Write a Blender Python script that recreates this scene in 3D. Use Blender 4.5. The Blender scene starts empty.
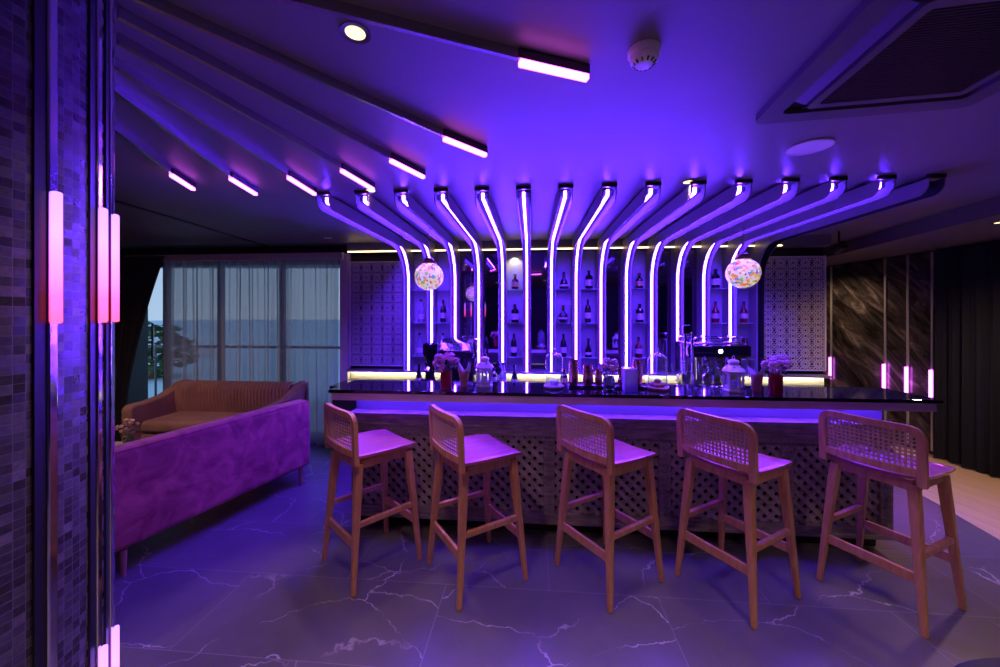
import bpy, bmesh, math, random
from mathutils import Vector, Matrix
from math import sin, cos, pi, radians, atan, tan
random.seed(7)
S = bpy.context.scene
C = S.collection
TH = 0.0838                    # the bar is turned by this much against the camera axis
H = 1.6
CEIL = 2.48
F = 375.0
BAR = Matrix.Rotation(-TH, 4, 'Z')


def B(a, n, z=0.0):
    """bar frame (along, depth, up) -> world"""
    return BAR @ Vector((a, n, z))


def ba(px, n):
    """along-bar coordinate of picture column px at bar depth n"""
    return n * tan(atan((px - 500) / F) - TH)


# ---------------------------------------------------------------- materials
def mat(name):
    m = bpy.data.materials.new(name)
    m.use_nodes = True
    nt = m.node_tree
    return m, nt, nt.nodes.get('Principled BSDF'), nt.nodes.get('Material Output')


def N(nt, t, **k):
    n = nt.nodes.new(t)
    for a, v in k.items():
        if a.startswith('i_'):
            n.inputs[a[2:].replace('_', ' ')].default_value = v
        else:
            setattr(n, a, v)
    return n


def L(nt, a, b):
    nt.links.new(a, b)


def rgb(c):
    return (c[0], c[1], c[2], 1)


def P(name, col, rough=.5, metal=0., spec=.5, var=0., vscale=8., bump=0., bscale=60., trans=0., ior=1.45, sheen=0., coat=0., stretch=None):
    m, nt, p, o = mat(name)
    p.inputs['Base Color'].default_value = rgb(col)
    p.inputs['Roughness'].default_value = rough
    p.inputs['Metallic'].default_value = metal
    p.inputs['Specular IOR Level'].default_value = spec
    p.inputs['IOR'].default_value = ior
    p.inputs['Transmission Weight'].default_value = trans
    p.inputs['Sheen Weight'].default_value = sheen
    p.inputs['Coat Weight'].default_value = coat
    tc = N(nt, 'ShaderNodeTexCoord')
    src = tc.outputs['Object']
    if stretch:
        mp = N(nt, 'ShaderNodeMapping')
        mp.inputs['Scale'].default_value = stretch
        L(nt, src, mp.inputs['Vector']); src = mp.outputs['Vector']
    if var:
        nz = N(nt, 'ShaderNodeTexNoise', i_Scale=vscale, i_Detail=5., i_Roughness=.6)
        L(nt, src, nz.inputs['Vector'])
        cr = N(nt, 'ShaderNodeValToRGB')
        cr.color_ramp.elements[0].position = .3
        cr.color_ramp.elements[1].position = .7
        cr.color_ramp.elements[0].color = rgb([c * (1 - var) for c in col])
        cr.color_ramp.elements[1].color = rgb([min(1, c * (1 + var)) for c in col])
        L(nt, nz.outputs['Fac'], cr.inputs['Fac']); L(nt, cr.outputs['Color'], p.inputs['Base Color'])
    if bump:
        nb = N(nt, 'ShaderNodeTexNoise', i_Scale=bscale, i_Detail=3.)
        L(nt, src, nb.inputs['Vector'])
        bp = N(nt, 'ShaderNodeBump', i_Strength=bump, i_Distance=.01)
        L(nt, nb.outputs['Fac'], bp.inputs['Height']); L(nt, bp.outputs['Normal'], p.inputs['Normal'])
    return m


def EM(name, col, strength):
    m, nt, p, o = mat(name)
    nt.nodes.remove(p)
    e = N(nt, 'ShaderNodeEmission')
    e.inputs['Color'].default_value = rgb(col)
    e.inputs['Strength'].default_value = strength
    L(nt, e.outputs[0], o.inputs['Surface'])
    return m


M = {}
M['ceiling'] = P('ceiling paint', (.17, .155, .17), .46, spec=.9, var=.06, vscale=3, bump=.04, bscale=25)
M['darkwall'] = P('dark wall paint', (.03, .028, .035), .5)
M['cream'] = P('cream wall', (.62, .57, .54), .55)
M['niche'] = P('niche panel', (.42, .42, .46), .4, var=.03)
M['mirror'] = P('tinted mirror', (.32, .28, .36), .03, metal=1.)
M['rib'] = P('rib paint', (.27, .25, .275), .4, var=.04)
M['reflector'] = P('rib channel', (.036, .04, .04), .6, spec=.05)
M['black'] = P('black plastic', (.012, .012, .014), .4)
M['blackgloss'] = P('black gloss', (.008, .008, .01), .08)
M['slab'] = P('black polished stone', (.011, .010, .013), .06, spec=.7, var=.4, vscale=40)
M['edge'] = P('grey edge band', (.62, .54, .54), .45, var=.12, vscale=6, stretch=(1, 20, 20))
M['carved'] = P('dark weathered wood', (.32, .265, .26), .55, var=.4, vscale=9, bump=.4, bscale=50, stretch=(1, 1, 5))
M['lattice'] = P('lattice wood', (.42, .35, .33), .55, var=.35, vscale=12, bump=.3, bscale=50)
M['backboard'] = P('dark board', (.025, .02, .022), .7)
M['chrome'] = P('chrome', (.75, .74, .76), .09, metal=1.)
M['steel'] = P('brushed steel', (.5, .5, .52), .25, metal=1.)
M['darksteel'] = P('dark steel', (.12, .12, .14), .25, metal=1.)
M['copper'] = P('copper', (.95, .5, .36), .22, metal=1.)
M['glass'] = P('clear glass', (.95, .96, 1.), .01, trans=1., ior=1.45)
M['greenglass'] = P('green glass', (.6, .8, .62), .03, trans=.9, ior=1.4)
M['redglass'] = P('red glass', (.5, .02, .07), .08, trans=.35, ior=1.4)
M['peachglass'] = P('peach glass', (.9, .42, .3), .1, trans=.4, ior=1.4)
M['satin'] = P('satin metal', (.8, .78, .78), .45, metal=.5)
M['white'] = P('white enamel', (.75, .73, .72), .3)
M['paper'] = P('white paper', (.8, .78, .8), .7)
M['pink'] = P('pink petals', (.72, .3, .4), .6, var=.35, vscale=40)
M['palepink'] = P('pale petals', (.78, .55, .5), .6, var=.3, vscale=40)
M['leaf'] = P('dull leaf', (.09, .12, .06), .6, var=.3)
M['bottledark'] = P('dark bottle glass', (.014, .014, .022), .06, spec=.7)
M['bottleclear'] = P('clear bottle glass', (.55, .55, .75), .05, trans=.55)
M['bottlered'] = P('red liquor', (.16, .01, .02), .07, spec=.7)
M['label'] = P('bottle label', (.55, .5, .52), .6, var=.15, vscale=60)
M['labelamber'] = P('amber label', (.5, .3, .16), .5, var=.2, vscale=60)
M['gold'] = P('gold cap', (.7, .5, .2), .25, metal=1.)
M['screen'] = P('lattice screen paint', (.82, .77, .78), .5)
M['drape'] = P('navy drape', (.007, .009, .02), .8, bump=.2, bscale=200)
M['drapegrey'] = P('charcoal drape', (.03, .03, .037), .8, bump=.2, bscale=200)
M['brass'] = P('dark brass', (.25, .17, .08), .3, metal=1.)
M['woodstand'] = P('stand wood', (.55, .27, .13), .45, var=.2, vscale=14)
M['pastry'] = P('pastry', (.55, .25, .1), .7, var=.3, vscale=40)
M['lightwood'] = P('light plank floor', (.62, .47, .33), .45, var=.12, vscale=2.5, stretch=(6, .6, 1))
M['ac'] = P('air conditioner panel', (.085, .078, .09), .42)
M['acgrille'] = P('air conditioner grille', (.012, .012, .015), .5)
M['smoke'] = P('off white plastic', (.9, .84, .87), .45)
M['tabletop'] = P('beige table top', (.5, .42, .36), .35, var=.1)
M['leg'] = P('copper leg', (.6, .3, .2), .3, metal=.6)

# emissive lamps
LED = (.105, .022, 1.)
M['led'] = EM('violet led tube', LED, 230.)
M['underled'] = EM('violet led strip under the counter', LED, 120.)
M['tube'] = EM('magenta light tube', (.8, .11, 1.), 8.)
M['cove'] = EM('warm cove light', (1., .66, .34), 6.)
M['coveled'] = EM('warm led strip', (1., .86, .55), 22.)
M['down'] = EM('warm downlight', (1., .72, .32), 2.4)
M['dotlight'] = EM('machine lamp', (.8, .85, 1.), 6.)


def tube_gradient():
    m, nt, p, o = mat('colour changing light tube')
    nt.nodes.remove(p)
    tc = N(nt, 'ShaderNodeTexCoord'); sp = N(nt, 'ShaderNodeSeparateXYZ')
    L(nt, tc.outputs['Generated'], sp.inputs[0])
    cr = N(nt, 'ShaderNodeValToRGB')
    e = cr.color_ramp.elements
    e[0].position = 0; e[0].color = (1, .05, .16, 1)
    e[1].position = 1; e[1].color = (.28, .12, 1, 1)
    x = e.new(.2); x.color = (1, .06, .25, 1)
    x = e.new(.34); x.color = (1, .09, .75, 1)
    L(nt, sp.outputs['Z'], cr.inputs['Fac'])
    em = N(nt, 'ShaderNodeEmission'); x = e.new(.7); x.color = (.7, .14, 1, 1)
    em.inputs['Strength'].default_value = 4.
    L(nt, cr.outputs['Color'], em.inputs['Color']); L(nt, em.outputs[0], o.inputs['Surface'])
    return m


M['coltube'] = tube_gradient()


def stool_wood():
    m, nt, p, o = mat('teak wood')
    tc = N(nt, 'ShaderNodeTexCoord'); mp = N(nt, 'ShaderNodeMapping')
    mp.inputs['Scale'].default_value = (14, 14, 1.6)
    L(nt, tc.outputs['Object'], mp.inputs['Vector'])
    nz = N(nt, 'ShaderNodeTexNoise', i_Scale=3., i_Detail=6., i_Roughness=.65, i_Distortion=.6)
    L(nt, mp.outputs[0], nz.inputs['Vector'])
    cr = N(nt, 'ShaderNodeValToRGB')
    cr.color_ramp.elements[0].position = .3; cr.color_ramp.elements[0].color = (.48, .21, .09, 1)
    cr.color_ramp.elements[1].position = .72; cr.color_ramp.elements[1].color = (.72, .37, .18, 1)
    L(nt, nz.outputs['Fac'], cr.inputs['Fac']); L(nt, cr.outputs[0], p.inputs['Base Color'])
    p.inputs['Roughness'].default_value = .42
    return m


M['teak'] = stool_wood()
M['seatwood'] = P('teak seat', (.56, .15, .2), .34, coat=.5, var=.18, vscale=3, stretch=(12, 1.5, 12))
M['cane'] = P('woven cane', (.62, .40, .22), .6, var=.12, vscale=60)


def velvet(name, c0, c1, scale):
    m, nt, p, o = mat(name)
    tc = N(nt, 'ShaderNodeTexCoord')
    nz = N(nt, 'ShaderNodeTexNoise', i_Scale=scale, i_Detail=7., i_Roughness=.62, i_Distortion=.8)
    L(nt, tc.outputs['Object'], nz.inputs['Vector'])
    cr = N(nt, 'ShaderNodeValToRGB')
    cr.color_ramp.elements[0].position = .36; cr.color_ramp.elements[0].color = rgb(c0)
    cr.color_ramp.elements[1].position = .64; cr.color_ramp.elements[1].color = rgb(c1)
    L(nt, nz.outputs['Fac'], cr.inputs['Fac']); L(nt, cr.outputs[0], p.inputs['Base Color'])
    p.inputs['Roughness'].default_value = .8
    p.inputs['Sheen Weight'].default_value = .3
    p.inputs['Sheen Roughness'].default_value = .4
    bp = N(nt, 'ShaderNodeBump', i_Strength=.15, i_Distance=.01)
    L(nt, nz.outputs['Fac'], bp.inputs['Height']); L(nt, bp.outputs[0], p.inputs['Normal'])
    return m


M['velvet'] = velvet('rose velvet', (.34, .055, .10), (.68, .16, .21), 6.)
M['mauve'] = velvet('mauve velvet', (.34, .17, .18), (.46, .25, .26), 3.)


def floor_mat():
    m, nt, p, o = mat('dark veined stone tiles')
    g = N(nt, 'ShaderNodeNewGeometry')
    mp = N(nt, 'ShaderNodeMapping')
    mp.inputs['Rotation'].default_value = (0, 0, TH)
    L(nt, g.outputs['Position'], mp.inputs['Vector'])
    off = N(nt, 'ShaderNodeVectorMath', operation='ADD')
    off.inputs[1].default_value = (1.116 + 12.2, -1.653 + 10.9, 0)
    L(nt, mp.outputs[0], off.inputs[0])
    br = N(nt, 'ShaderNodeTexBrick', offset=.5, offset_frequency=2, squash=1.)
    br.inputs['Scale'].default_value = 1.
    br.inputs['Brick Width'].default_value = 1.22
    br.inputs['Row Height'].default_value = .545
    br.inputs['Mortar Size'].default_value = .0022
    br.inputs['Mortar Smooth'].default_value = .2
    br.inputs['Color1'].default_value = (0, 0, 0, 1)
    br.inputs['Color2'].default_value = (1, 1, 1, 1)
    L(nt, off.outputs[0], br.inputs['Vector'])
    # every tile is cut from another piece of stone
    sh = N(nt, 'ShaderNodeVectorMath', operation='MULTIPLY_ADD')
    L(nt, br.outputs['Color'], sh.inputs[0]); sh.inputs[1].default_value = (7.3, 3.1, 5.7)
    L(nt, mp.outputs[0], sh.inputs[2])
    nz = N(nt, 'ShaderNodeTexNoise', i_Scale=2.2, i_Detail=5., i_Roughness=.6)
    L(nt, sh.outputs[0], nz.inputs['Vector'])
    dis = N(nt, 'ShaderNodeVectorMath', operation='MULTIPLY_ADD')
    L(nt, nz.outputs['Color'], dis.inputs[0]); dis.inputs[1].default_value = (.3, .3, .3)
    L(nt, sh.outputs[0], dis.inputs[2])
    st = N(nt, 'ShaderNodeMapping'); st.inputs['Scale'].default_value = (1.2, 2.1, 1)
    st.inputs['Rotation'].default_value = (0, 0, .6)
    L(nt, dis.outputs[0], st.inputs['Vector'])
    vo = N(nt, 'ShaderNodeTexVoronoi', feature='DISTANCE_TO_EDGE', i_Scale=1.0)
    L(nt, st.outputs[0], vo.inputs['Vector'])
    v1 = N(nt, 'ShaderNodeMapRange'); v1.inputs['From Min'].default_value = .0; v1.inputs['From Max'].default_value = .007
    v1.inputs['To Min'].default_value = 1.; v1.inputs['To Max'].default_value = 0.
    L(nt, vo.outputs['Distance'], v1.inputs['Value'])
    n2 = N(nt, 'ShaderNodeTexNoise', i_Scale=2.7, i_Detail=2.)
    L(nt, sh.outputs[0], n2.inputs['Vector'])
    v2 = N(nt, 'ShaderNodeMapRange'); v2.inputs['From Min'].default_value = .40; v2.inputs['From Max'].default_value = .62
    L(nt, n2.outputs['Fac'], v2.inputs['Value'])
    vm = N(nt, 'ShaderNodeMath', operation='MULTIPLY')
    L(nt, v1.outputs[0], vm.inputs[0]); L(nt, v2.outputs[0], vm.inputs[1])
    base = N(nt, 'ShaderNodeValToRGB')
    base.color_ramp.elements[0].position = .3; base.color_ramp.elements[0].color = (.105, .098, .11, 1)
    base.color_ramp.elements[1].position = .75; base.color_ramp.elements[1].color = (.16, .15, .165, 1)
    L(nt, nz.outputs['Fac'], base.inputs['Fac'])
    mx = N(nt, 'ShaderNodeMixRGB'); mx.inputs[2].default_value = (.62, .58, .6, 1)
    L(nt, vm.outputs[0], mx.inputs[0]); L(nt, base.outputs[0], mx.inputs[1])
    mg = N(nt, 'ShaderNodeMixRGB'); mg.inputs[2].default_value = (.25, .23, .25, 1)
    L(nt, br.outputs['Fac'], mg.inputs[0]); L(nt, mx.outputs[0], mg.inputs[1])
    L(nt, mg.outputs[0], p.inputs['Base Color'])
    p.inputs['Roughness'].default_value = .3
    p.inputs['Specular IOR Level'].default_value = .5
    return m


M['floor'] = floor_mat()


def marble_mat():
    m, nt, p, o = mat('dark veined marble')
    g = N(nt, 'ShaderNodeNewGeometry')
    mp = N(nt, 'ShaderNodeMapping'); mp.vector_type = 'TEXTURE'; mp.inputs['Rotation'].default_value = (.75, 0, 0); mp.inputs['Scale'].default_value = (1, 1.0, .22)
    L(nt, g.outputs['Position'], mp.inputs['Vector'])
    nz = N(nt, 'ShaderNodeTexNoise', i_Scale=1.5, i_Detail=9., i_Roughness=.68, i_Distortion=1.2)
    L(nt, mp.outputs[0], nz.inputs['Vector'])
    cr = N(nt, 'ShaderNodeValToRGB')
    e = cr.color_ramp.elements
    e[0].position = .38; e[0].color = (.02, .018, .019, 1)
    e[1].position = .78; e[1].color = (.55, .48, .46, 1)
    x = e.new(.55); x.color = (.10, .088, .09, 1)
    L(nt, nz.outputs['Fac'], cr.inputs['Fac']); L(nt, cr.outputs[0], p.inputs['Base Color'])
    p.inputs['Roughness'].default_value = .16
    return m


M['marble'] = marble_mat()


def mosaic_mat():
    m, nt, p, o = mat('dark stone mosaic')
    uv = N(nt, 'ShaderNodeUVMap')
    br = N(nt, 'ShaderNodeTexBrick', offset=0., squash=1.)
    br.inputs['Scale'].default_value = 1.
    for k, v in (('Brick Width', .0195), ('Row Height', .0195), ('Mortar Size', .0009), ('Mortar Smooth', .3)):
        br.inputs[k].default_value = v
    L(nt, uv.outputs[0], br.inputs['Vector'])
    sc = N(nt, 'ShaderNodeVectorMath', operation='SCALE'); sc.inputs['Scale'].default_value = 1 / .0195
    L(nt, uv.outputs[0], sc.inputs[0])
    fl = N(nt, 'ShaderNodeVectorMath', operation='FLOOR'); L(nt, sc.outputs[0], fl.inputs[0])
    wn = N(nt, 'ShaderNodeTexWhiteNoise', noise_dimensions='3D'); L(nt, fl.outputs[0], wn.inputs['Vector'])
    cr = N(nt, 'ShaderNodeValToRGB')
    e = cr.color_ramp.elements
    e[0].position = 0; e[0].color = (.032, .028, .03, 1)
    e[1].position = 1; e[1].color = (.14, .12, .115, 1)
    x = e.new(.6); x.color = (.058, .051, .051, 1)
    x = e.new(.93); x.color = (.095, .083, .08, 1)
    L(nt, wn.outputs['Value'], cr.inputs['Fac'])
    st = N(nt, 'ShaderNodeTexNoise', i_Scale=90., i_Detail=5.)
    L(nt, uv.outputs[0], st.inputs['Vector'])
    ms = N(nt, 'ShaderNodeMixRGB', blend_type='OVERLAY'); ms.inputs[0].default_value = .75
    L(nt, cr.outputs[0], ms.inputs[1]); L(nt, st.outputs['Fac'], ms.inputs[2])
    mg = N(nt, 'ShaderNodeMixRGB'); mg.inputs[2].default_value = (.13, .12, .13, 1)
    L(nt, br.outputs['Fac'], mg.inputs[0]); L(nt, ms.outputs[0], mg.inputs[1])
    L(nt, mg.outputs[0], p.inputs['Base Color'])
    g = N(nt, 'ShaderNodeNewGeometry')
    sb = N(nt, 'ShaderNodeVectorMath', operation='SUBTRACT'); sb.inputs[1].default_value = (.5, .5, .5)
    L(nt, wn.outputs['Color'], sb.inputs[0])
    ma = N(nt, 'ShaderNodeVectorMath', operation='MULTIPLY_ADD'); ma.inputs[1].default_value = (.14, .14, .14)
    L(nt, sb.outputs[0], ma.inputs[0]); L(nt, g.outputs['Normal'], ma.inputs[2])
    nn = N(nt, 'ShaderNodeVectorMath', operation='NORMALIZE'); L(nt, ma.outputs[0], nn.inputs[0])
    bp = N(nt, 'ShaderNodeBump', i_Strength=.5, i_Distance=.002, invert=True)
    L(nt, br.outputs['Fac'], bp.inputs['Height']); L(nt, nn.outputs[0], bp.inputs['Normal'])
    L(nt, bp.outputs[0], p.inputs['Normal'])
    rr = N(nt, 'ShaderNodeMapRange'); rr.inputs['To Min'].default_value = .2; rr.inputs['To Max'].default_value = .42
    L(nt, wn.outputs['Value'], rr.inputs['Value']); L(nt, rr.outputs[0], p.inputs['Roughness'])
    return m


M['mosaic'] = mosaic_mat()


def sheer_mat(name, col, alpha):
    m, nt, p, o = mat(name)
    nt.nodes.remove(p)
    t = N(nt, 'ShaderNodeBsdfTransparent')
    d = N(nt, 'ShaderNodeBsdfDiffuse'); d.inputs[0].default_value = rgb(col)
    tl = N(nt, 'ShaderNodeBsdfTranslucent'); tl.inputs[0].default_value = rgb(col)
    a = N(nt, 'ShaderNodeMixShader'); a.inputs[0].default_value = .45
    L(nt, d.outputs[0], a.inputs[1]); L(nt, tl.outputs[0], a.inputs[2])
    b = N(nt, 'ShaderNodeMixShader'); b.inputs[0].default_value = alpha
    lw = N(nt, 'ShaderNodeLayerWeight'); lw.inputs['Blend'].default_value = .5
    mr = N(nt, 'ShaderNodeMapRange'); mr.inputs['To Min'].default_value = alpha - .16; mr.inputs['To Max'].default_value = 1.05
    mr.inputs['From Max'].default_value = .75
    L(nt, lw.outputs['Facing'], mr.inputs['Value']); L(nt, mr.outputs[0], b.inputs[0])
    L(nt, t.outputs[0], b.inputs[1]); L(nt, a.outputs[0], b.inputs[2]); L(nt, b.outputs[0], o.inputs['Surface'])
    return m


M['sheer'] = sheer_mat('sheer curtain', (.5, .42, .47), .88)


def pane_mat():
    m, nt, p, o = mat('window glass')
    nt.nodes.remove(p)
    t = N(nt, 'ShaderNodeBsdfTransparent'); t.inputs[0].default_value = (.86, .93, .95, 1)
    g = N(nt, 'ShaderNodeBsdfGlossy'); g.inputs['Roughness'].default_value = .01
    lw = N(nt, 'ShaderNodeLayerWeight'); lw.inputs['Blend'].default_value = .5
    pw = N(nt, 'ShaderNodeMath', operation='POWER'); pw.inputs[1].default_value = 4.; L(nt, lw.outputs['Facing'], pw.inputs[0])
    fr = N(nt, 'ShaderNodeMath', operation='MULTIPLY_ADD'); fr.inputs[1].default_value = .9; fr.inputs[2].default_value = .05
    L(nt, pw.outputs[0], fr.inputs[0])
    b = N(nt, 'ShaderNodeMixShader')
    L(nt, fr.outputs[0], b.inputs[0]); L(nt, t.outputs[0], b.inputs[1]); L(nt, g.outputs[0], b.inputs[2])
    L(nt, b.outputs[0], o.inputs['Surface'])
    return m


M['pane'] = pane_mat()
M['thinglass'] = pane_mat(); M['thinglass'].name = 'thin clear glass'


def dome_mat():
    m = pane_mat(); m.name = 'dome glass'; nt = m.node_tree
    o = nt.nodes['Material Output']; old = o.inputs['Surface'].links[0].from_socket
    for n in nt.nodes:
        if n.type == 'MATH' and n.operation == 'POWER': n.inputs[1].default_value = 2.
    d = N(nt, 'ShaderNodeBsdfDiffuse'); d.inputs[0].default_value = (.8, .85, 1, 1)
    b = N(nt, 'ShaderNodeMixShader'); b.inputs[0].default_value = .1
    L(nt, old, b.inputs[1]); L(nt, d.outputs[0], b.inputs[2]); L(nt, b.outputs[0], o.inputs['Surface'])
    return m


M['domeglass'] = dome_mat()
M['shelfglass'] = dome_mat(); M['shelfglass'].name = 'shelf glass'
for n in M['shelfglass'].node_tree.nodes:
    if n.type == 'MIX_SHADER' and not n.inputs[0].is_linked: n.inputs[0].default_value = .38


def mosaic_lamp():
    m, nt, p, o = mat('mosaic lamp glass')
    tc = N(nt, 'ShaderNodeTexCoord')
    vo = N(nt, 'ShaderNodeTexVoronoi', feature='F1', i_Scale=46.)
    ve = N(nt, 'ShaderNodeTexVoronoi', feature='DISTANCE_TO_EDGE', i_Scale=46.)
    L(nt, tc.outputs['Object'], vo.inputs['Vector']); L(nt, tc.outputs['Object'], ve.inputs['Vector'])
    sp = N(nt, 'ShaderNodeSeparateColor'); L(nt, vo.outputs['Color'], sp.inputs[0])
    cr = N(nt, 'ShaderNodeValToRGB', ); cr.color_ramp.interpolation = 'CONSTANT'
    e = cr.color_ramp.elements
    e[0].position = 0; e[0].color = (1, .72, .36, 1)
    e[1].position = .3; e[1].color = (.95, .85, .7, 1)
    for pos, c in ((.52, (1, .3, .06)), (.63, (.25, .5, .16)), (.72, (.95, .5, .1)), (.80, (.12, .3, .42)), (.87, (.75, .06, .05)), (.93, (.8, .7, .8))):
        x = e.new(pos); x.color = rgb(c)
    L(nt, sp.outputs[0], cr.inputs['Fac'])
    ed = N(nt, 'ShaderNodeMapRange'); ed.inputs['From Min'].default_value = .03; ed.inputs['From Max'].default_value = .11
    L(nt, ve.outputs['Distance'], ed.inputs['Value'])
    st = N(nt, 'ShaderNodeMath', operation='MULTIPLY'); st.inputs[1].default_value = .8
    L(nt, ed.outputs[0], st.inputs[0])
    L(nt, cr.outputs[0], p.inputs['Base Color']); p.inputs['Roughness'].default_value = .15
    L(nt, cr.outputs[0], p.inputs['Emission Color']); L(nt, st.outputs[0], p.inputs['Emission Strength'])
    return m


M['lampglass'] = mosaic_lamp()


# ---------------------------------------------------------------- mesh helpers
class MB:
    def __init__(self):
        self.bm = bmesh.new()

    def face(self, pts):
        vs = [self.bm.verts.new(p) for p in pts]
        return self.bm.faces.new(vs)

    def box(self, c, s, R=None, bev=0., seg=2):
        t = Matrix.Translation(c) @ (R.to_4x4() if R else Matrix()) @ Matrix.Diagonal((s[0], s[1], s[2], 1))
        if bev:
            b2 = bmesh.new()
            bmesh.ops.create_cube(b2, size=1, matrix=Matrix.Diagonal((s[0], s[1], s[2], 1)))
            bmesh.ops.bevel(b2, geom=b2.edges[:], offset=bev, segments=seg, profile=.5, affect='EDGES')
            b2.transform(Matrix.Translation(c) @ (R.to_4x4() if R else Matrix()))
            self.merge(b2)
        else:
            bmesh.ops.create_cube(self.bm, size=1, matrix=t)
        return self

    def b(self, x0, x1, y0, y1, z0, z1, bev=0., seg=2):
        return self.box(((x0 + x1) / 2, (y0 + y1) / 2, (z0 + z1) / 2), (abs(x1 - x0), abs(y1 - y0), abs(z1 - z0)), None, bev, seg)

    def merge(self, b2):
        me = bpy.data.meshes.new('tmp'); b2.to_mesh(me); b2.free()
        self.bm.from_mesh(me); bpy.data.meshes.remove(me)

    def bar(self, p0, p1, w, h, up=(0, 0, 1), w1=None, h1=None):
        """box-section bar from p0 to p1, may taper"""
        p0, p1 = Vector(p0), Vector(p1); t = (p1 - p0).normalized()
        s = t.cross(Vector(up)).normalized(); u = s.cross(t).normalized()
        w1 = w if w1 is None else w1; h1 = h if h1 is None else h1
        v = []
        for p, a, b in ((p0, w, h), (p1, w1, h1)):
            for i, j in ((-1, -1), (1, -1), (1, 1), (-1, 1)):
                v.append(self.bm.verts.new(p + s * (i * a / 2) + u * (j * b / 2)))
        f = self.bm.faces.new
        f(v[0:4][::-1]); f(v[4:8])
        for k in range(4):
            f((v[k], v[(k + 1) % 4], v[4 + (k + 1) % 4], v[4 + k]))
        return self

    def lathe(self, prof, c=(0, 0, 0), seg=20, R=None, close=False):
        c = Vector(c); rings = []
        for r, z in prof:
            if r < 1e-6:
                p = Vector((0, 0, z)); p = (R @ p) if R else p
                rings.append([self.bm.verts.new(c + p)])
            else:
                ring = []
                for k in range(seg):
                    p = Vector((r * cos(2 * pi * k / seg), r * sin(2 * pi * k / seg), z))
                    p = (R @ p) if R else p
                    ring.append(self.bm.verts.new(c + p))
                rings.append(ring)
        for a, b in zip(rings, rings[1:]):
            for k in range(seg):
                q = [a[k % len(a)], a[(k + 1) % len(a)], b[(k + 1) % len(b)], b[k % len(b)]]
                u = []
                for x in q:
                    if x not in u: u.append(x)
                if len(u) > 2:
                    try: self.bm.faces.new(u)
                    except ValueError: pass
        for ring, rev in ((rings[0], True), (rings[-1], False)):
            if len(ring) > 2 and not close:
                self.bm.faces.new(ring[::-1] if rev else ring)
        return self

    def tube(self, pts, r, seg=8, closed=False, r1=None):
        pts = [Vector(p) for p in pts]; n = len(pts); rings = []
        up = Vector((0, 0, 1)); prev = None
        for k, p in enumerate(pts):
            t = (pts[(k + 1) % n] - pts[k - 1]) if closed else (pts[min(k + 1, n - 1)] - pts[max(k - 1, 0)])
            t.normalize()
            if prev is None:
                s = t.cross(up if abs(t.z) < .9 else Vector((1, 0, 0))).normalized()
            else:
                s = (prev - t * prev.dot(t)).normalized()
            prev = s; u = t.cross(s)
            rr = r if r1 is None else r + (r1 - r) * k / (n - 1)
            rings.append([self.bm.verts.new(p + s * (rr * cos(2 * pi * j / seg)) + u * (rr * sin(2 * pi * j / seg))) for j in range(seg)])
        m = n if closed else n - 1
        for k in range(m):
            a, b = rings[k], rings[(k + 1) % n]
            for j in range(seg):
                self.bm.faces.new((a[j], a[(j + 1) % seg], b[(j + 1) % seg], b[j]))
        if not closed:
            self.bm.faces.new(rings[0][::-1]); self.bm.faces.new(rings[-1])
        return self

    def sweep(self, pts, sec, axis, closed=True):
        """section (out, along axis) swept along a planar path; axis = the plane's normal"""
        pts = [Vector(p) for p in pts]; n = len(pts); ax = Vector(axis).normalized(); rings = []
        for k, p in enumerate(pts):
            t = (pts[(k + 1) % n] - pts[k - 1]) if closed else (pts[min(k + 1, n - 1)] - pts[max(k - 1, 0)])
            t.normalize(); o = t.cross(ax).normalized()
            rings.append([self.bm.verts.new(p + o * a + ax * b) for a, b in sec])
        m = n if closed else n - 1; q = len(sec)
        for k in range(m):
            a, b = rings[k], rings[(k + 1) % n]
            for j in range(q):
                self.bm.faces.new((a[j], a[(j + 1) % q], b[(j + 1) % q], b[j]))
        if not closed:
            self.bm.faces.new(rings[0][::-1]); self.bm.faces.new(rings[-1])
        return self

    def prism(self, poly, d0, d1, fn):
        """polygon (2D) extruded between d0 and d1; fn(u, v, d) -> point"""
        a = [self.bm.verts.new(fn(u, v, d0)) for u, v in poly]; b = [self.bm.verts.new(fn(u, v, d1)) for u, v in poly]
        self.bm.faces.new(a[::-1]); self.bm.faces.new(b); n = len(poly)
        for k in range(n):
            self.bm.faces.new((a[k], a[(k + 1) % n], b[(k + 1) % n], b[k]))
        return self

    def grid(self, nu, nv, fn, wrap=False):
        vs = [[self.bm.verts.new(fn(i / nu, j / nv)) for j in range(nv + 1)] for i in range(nu + 1)]
        for i in range(nu):
            for j in range(nv):
                self.bm.faces.new((vs[i][j], vs[i + 1][j], vs[i + 1][j + 1], vs[i][j + 1]))
        return self

    def ball(self, c, r, sub=2, sc=(1, 1, 1)):
        bmesh.ops.create_icosphere(self.bm, subdivisions=sub, radius=r, matrix=Matrix.Translation(c) @ Matrix.Diagonal((sc[0], sc[1], sc[2], 1)))
        return self

    def build(self, name, m, parent=None, smooth=False, bev=0., bseg=2, loc=None, rotz=0.):
        bmesh.ops.recalc_face_normals(self.bm, faces=self.bm.faces[:])
        me = bpy.data.meshes.new(name); self.bm.to_mesh(me); self.bm.free()
        o = bpy.data.objects.new(name, me); C.objects.link(o)
        me.materials.append(M[m] if isinstance(m, str) else m)
        if smooth:
            for p in me.polygons: p.use_smooth = True
            me.set_sharp_from_angle(angle=radians(42))
        if bev:
            b = o.modifiers.new('edge', 'BEVEL'); b.width = bev; b.segments = bseg; b.limit_method = 'ANGLE'; b.angle_limit = radians(40)
        if parent: o.parent = parent
        if loc is not None: o.location = loc
        if rotz: o.rotation_euler.z = rotz
        return o


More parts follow.
